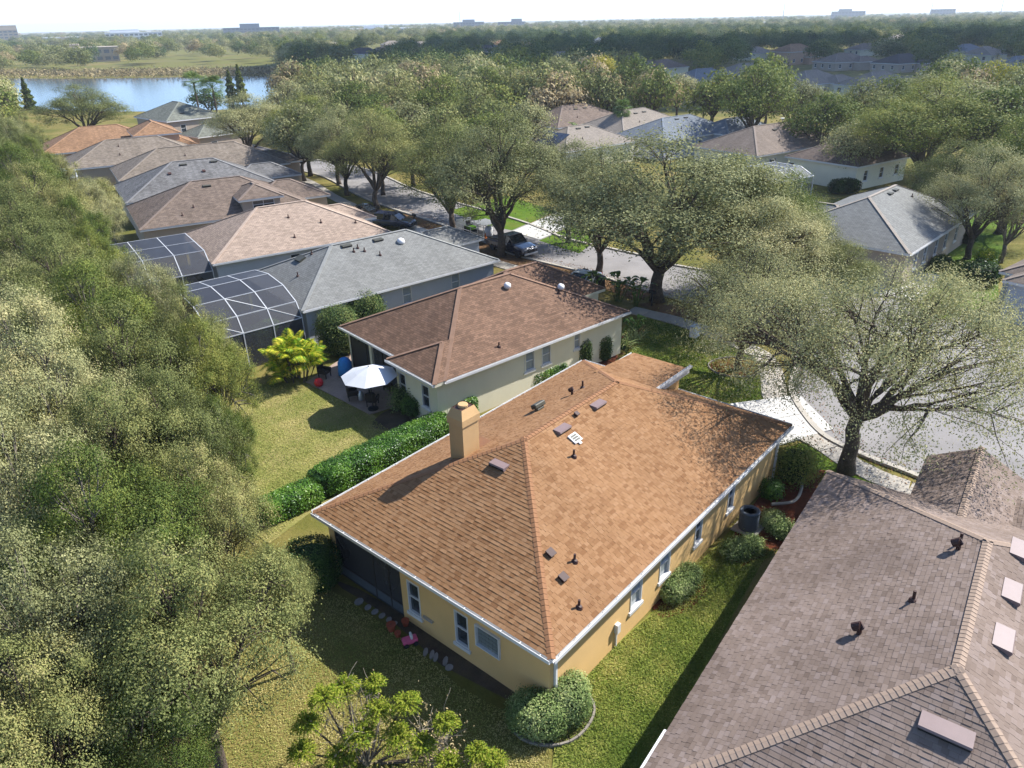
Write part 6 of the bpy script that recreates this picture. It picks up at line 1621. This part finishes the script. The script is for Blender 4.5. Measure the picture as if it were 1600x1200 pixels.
# street things
ub = thing('utility_box', 'white utility box on the lawn beside the sidewalk', 'utility box', gp(1085, 526), .7); MB().box(-.3, .3, -.25, .25, 0, .75).build('cabinet', MT['white'], ub, bevel=.04); MB().box(-.33, .33, -.28, .28, .75, .82).build('lid', MT['metal'], ub, bevel=.02)
ub = thing('utility_box', 'small grey-green utility box on the lawn over the road', 'utility box', gp(1455, 493), .2); MB().box(-.25, .25, -.25, .25, 0, .6).build('cabinet', MT['blue_wall'], ub, bevel=.04); MB().box(-.27, .27, -.27, .27, .6, .66).build('lid', MT['metal'], ub)
def mailbox(label, p, rz):
    t = thing('mailbox', label, 'mailbox', p, rz); MB().box(-.05, .05, -.05, .05, 0, 1.05).build('post', MT['black'], t)
    MB().box(-.12, .12, -.28, .28, 1.05, 1.2).lathe([(.12, -.28), (.12, .28)], 12, M=Matrix.Translation((0, 0, 1.2)) @ Matrix.Rotation(R(90), 4, 'X')).build('box', MT['black'], t); MB().box(.12, .14, -.1, .06, 1.15, 1.3).build('flag', red, t)
mailbox('black mailbox beside the broad street oak', gp(1018, 478), .7); mailbox('black mailbox between the trailer and the cream house', gp(915, 443), .6); mailbox('black mailbox on the verge near the dark blue suv', gp(648, 352), .6)
bn = thing('wheelie_bin', 'dark wheeled bin beside the banana-like plants', 'bin', gp(938, 450), .5); MB().box(-.28, .28, -.3, .3, .05, 1.0).build('body', MT['black'], bn, bevel=.04); MB().box(-.31, .31, -.34, .33, 1.0, 1.07).build('lid', MT['black'], bn, bevel=.02)
for s in (1, -1): wheel(bn, -.22, s * .25, .12, .05)
# street lamp by the far road
for x, y, lb in ((455, 268, 'slim street lamp on the verge of the far road'),):
    t = thing('street_lamp', lb, 'lamp', gp(x, y)); MB().tube([(0, 0, 0), (0, 0, 4.2)], [.07, .045], 8).build('pole', MT['black'], t); MB().lathe([(.08, 0), (.16, .1), (.2, .4), (.05, .55)], 10, (0, 0, 4.2)).build('lamp_head', MT['white'], t)

# ------------------------------------------------------------------ cloud over the far wood, and the air
cs = random.Random(12)
cl_m, nt, b = newmat('cloud'); b.inputs['Base Color'].default_value = (.85, .86, .88, 1); b.inputs['Roughness'].default_value = 1
def cloud(label, cx, cy, rx, ry, alt, n):
    mb = MB()
    for k in range(n):
        a = cs.uniform(0, 6.28); r_ = math.sqrt(cs.random()); x, y = cx + rx * r_ * math.cos(a), cy + ry * r_ * math.sin(a); s = cs.uniform(45, 95) * (1.1 - .5 * r_)
        mb.lathe([(s * .1, -s * .3), (s * .7, -s * .25), (s, 0), (s * .8, s * .35), (s * .4, s * .55), (s * .05, s * .6)], 14, (x, y, alt))
    return tag(mb.build('cloud', cl_m, smooth=True), label, 'cloud', None, 'structure')
dx, dy = 600 * sun_dir.x / sun_dir.z, 600 * sun_dir.y / sun_dir.z
cloud('low cloud above the right-hand wood', 300 + dx, 310 + dy, 310, 150, 600, 66)
cloud('low cloud above the lake wood', -10 + dx, 400 + dy, 90, 130, 600, 28)
hz, nt, b = newmat('haze'); nt.nodes.remove(b)
pv_ = nt.nodes.new('ShaderNodeVolumePrincipled'); pv_.inputs['Color'].default_value = (.86, .93, 1, 1); pv_.inputs['Density'].default_value = .00016; pv_.inputs['Anisotropy'].default_value = .2
nt.links.new(pv_.outputs[0], nt.nodes['Material Output'].inputs['Volume'])
tag(MB().box(-9500, 9500, -9500, 9500, -1.2, 75).build('haze', hz), 'thin pale haze over the whole town', 'haze', None, 'stuff')
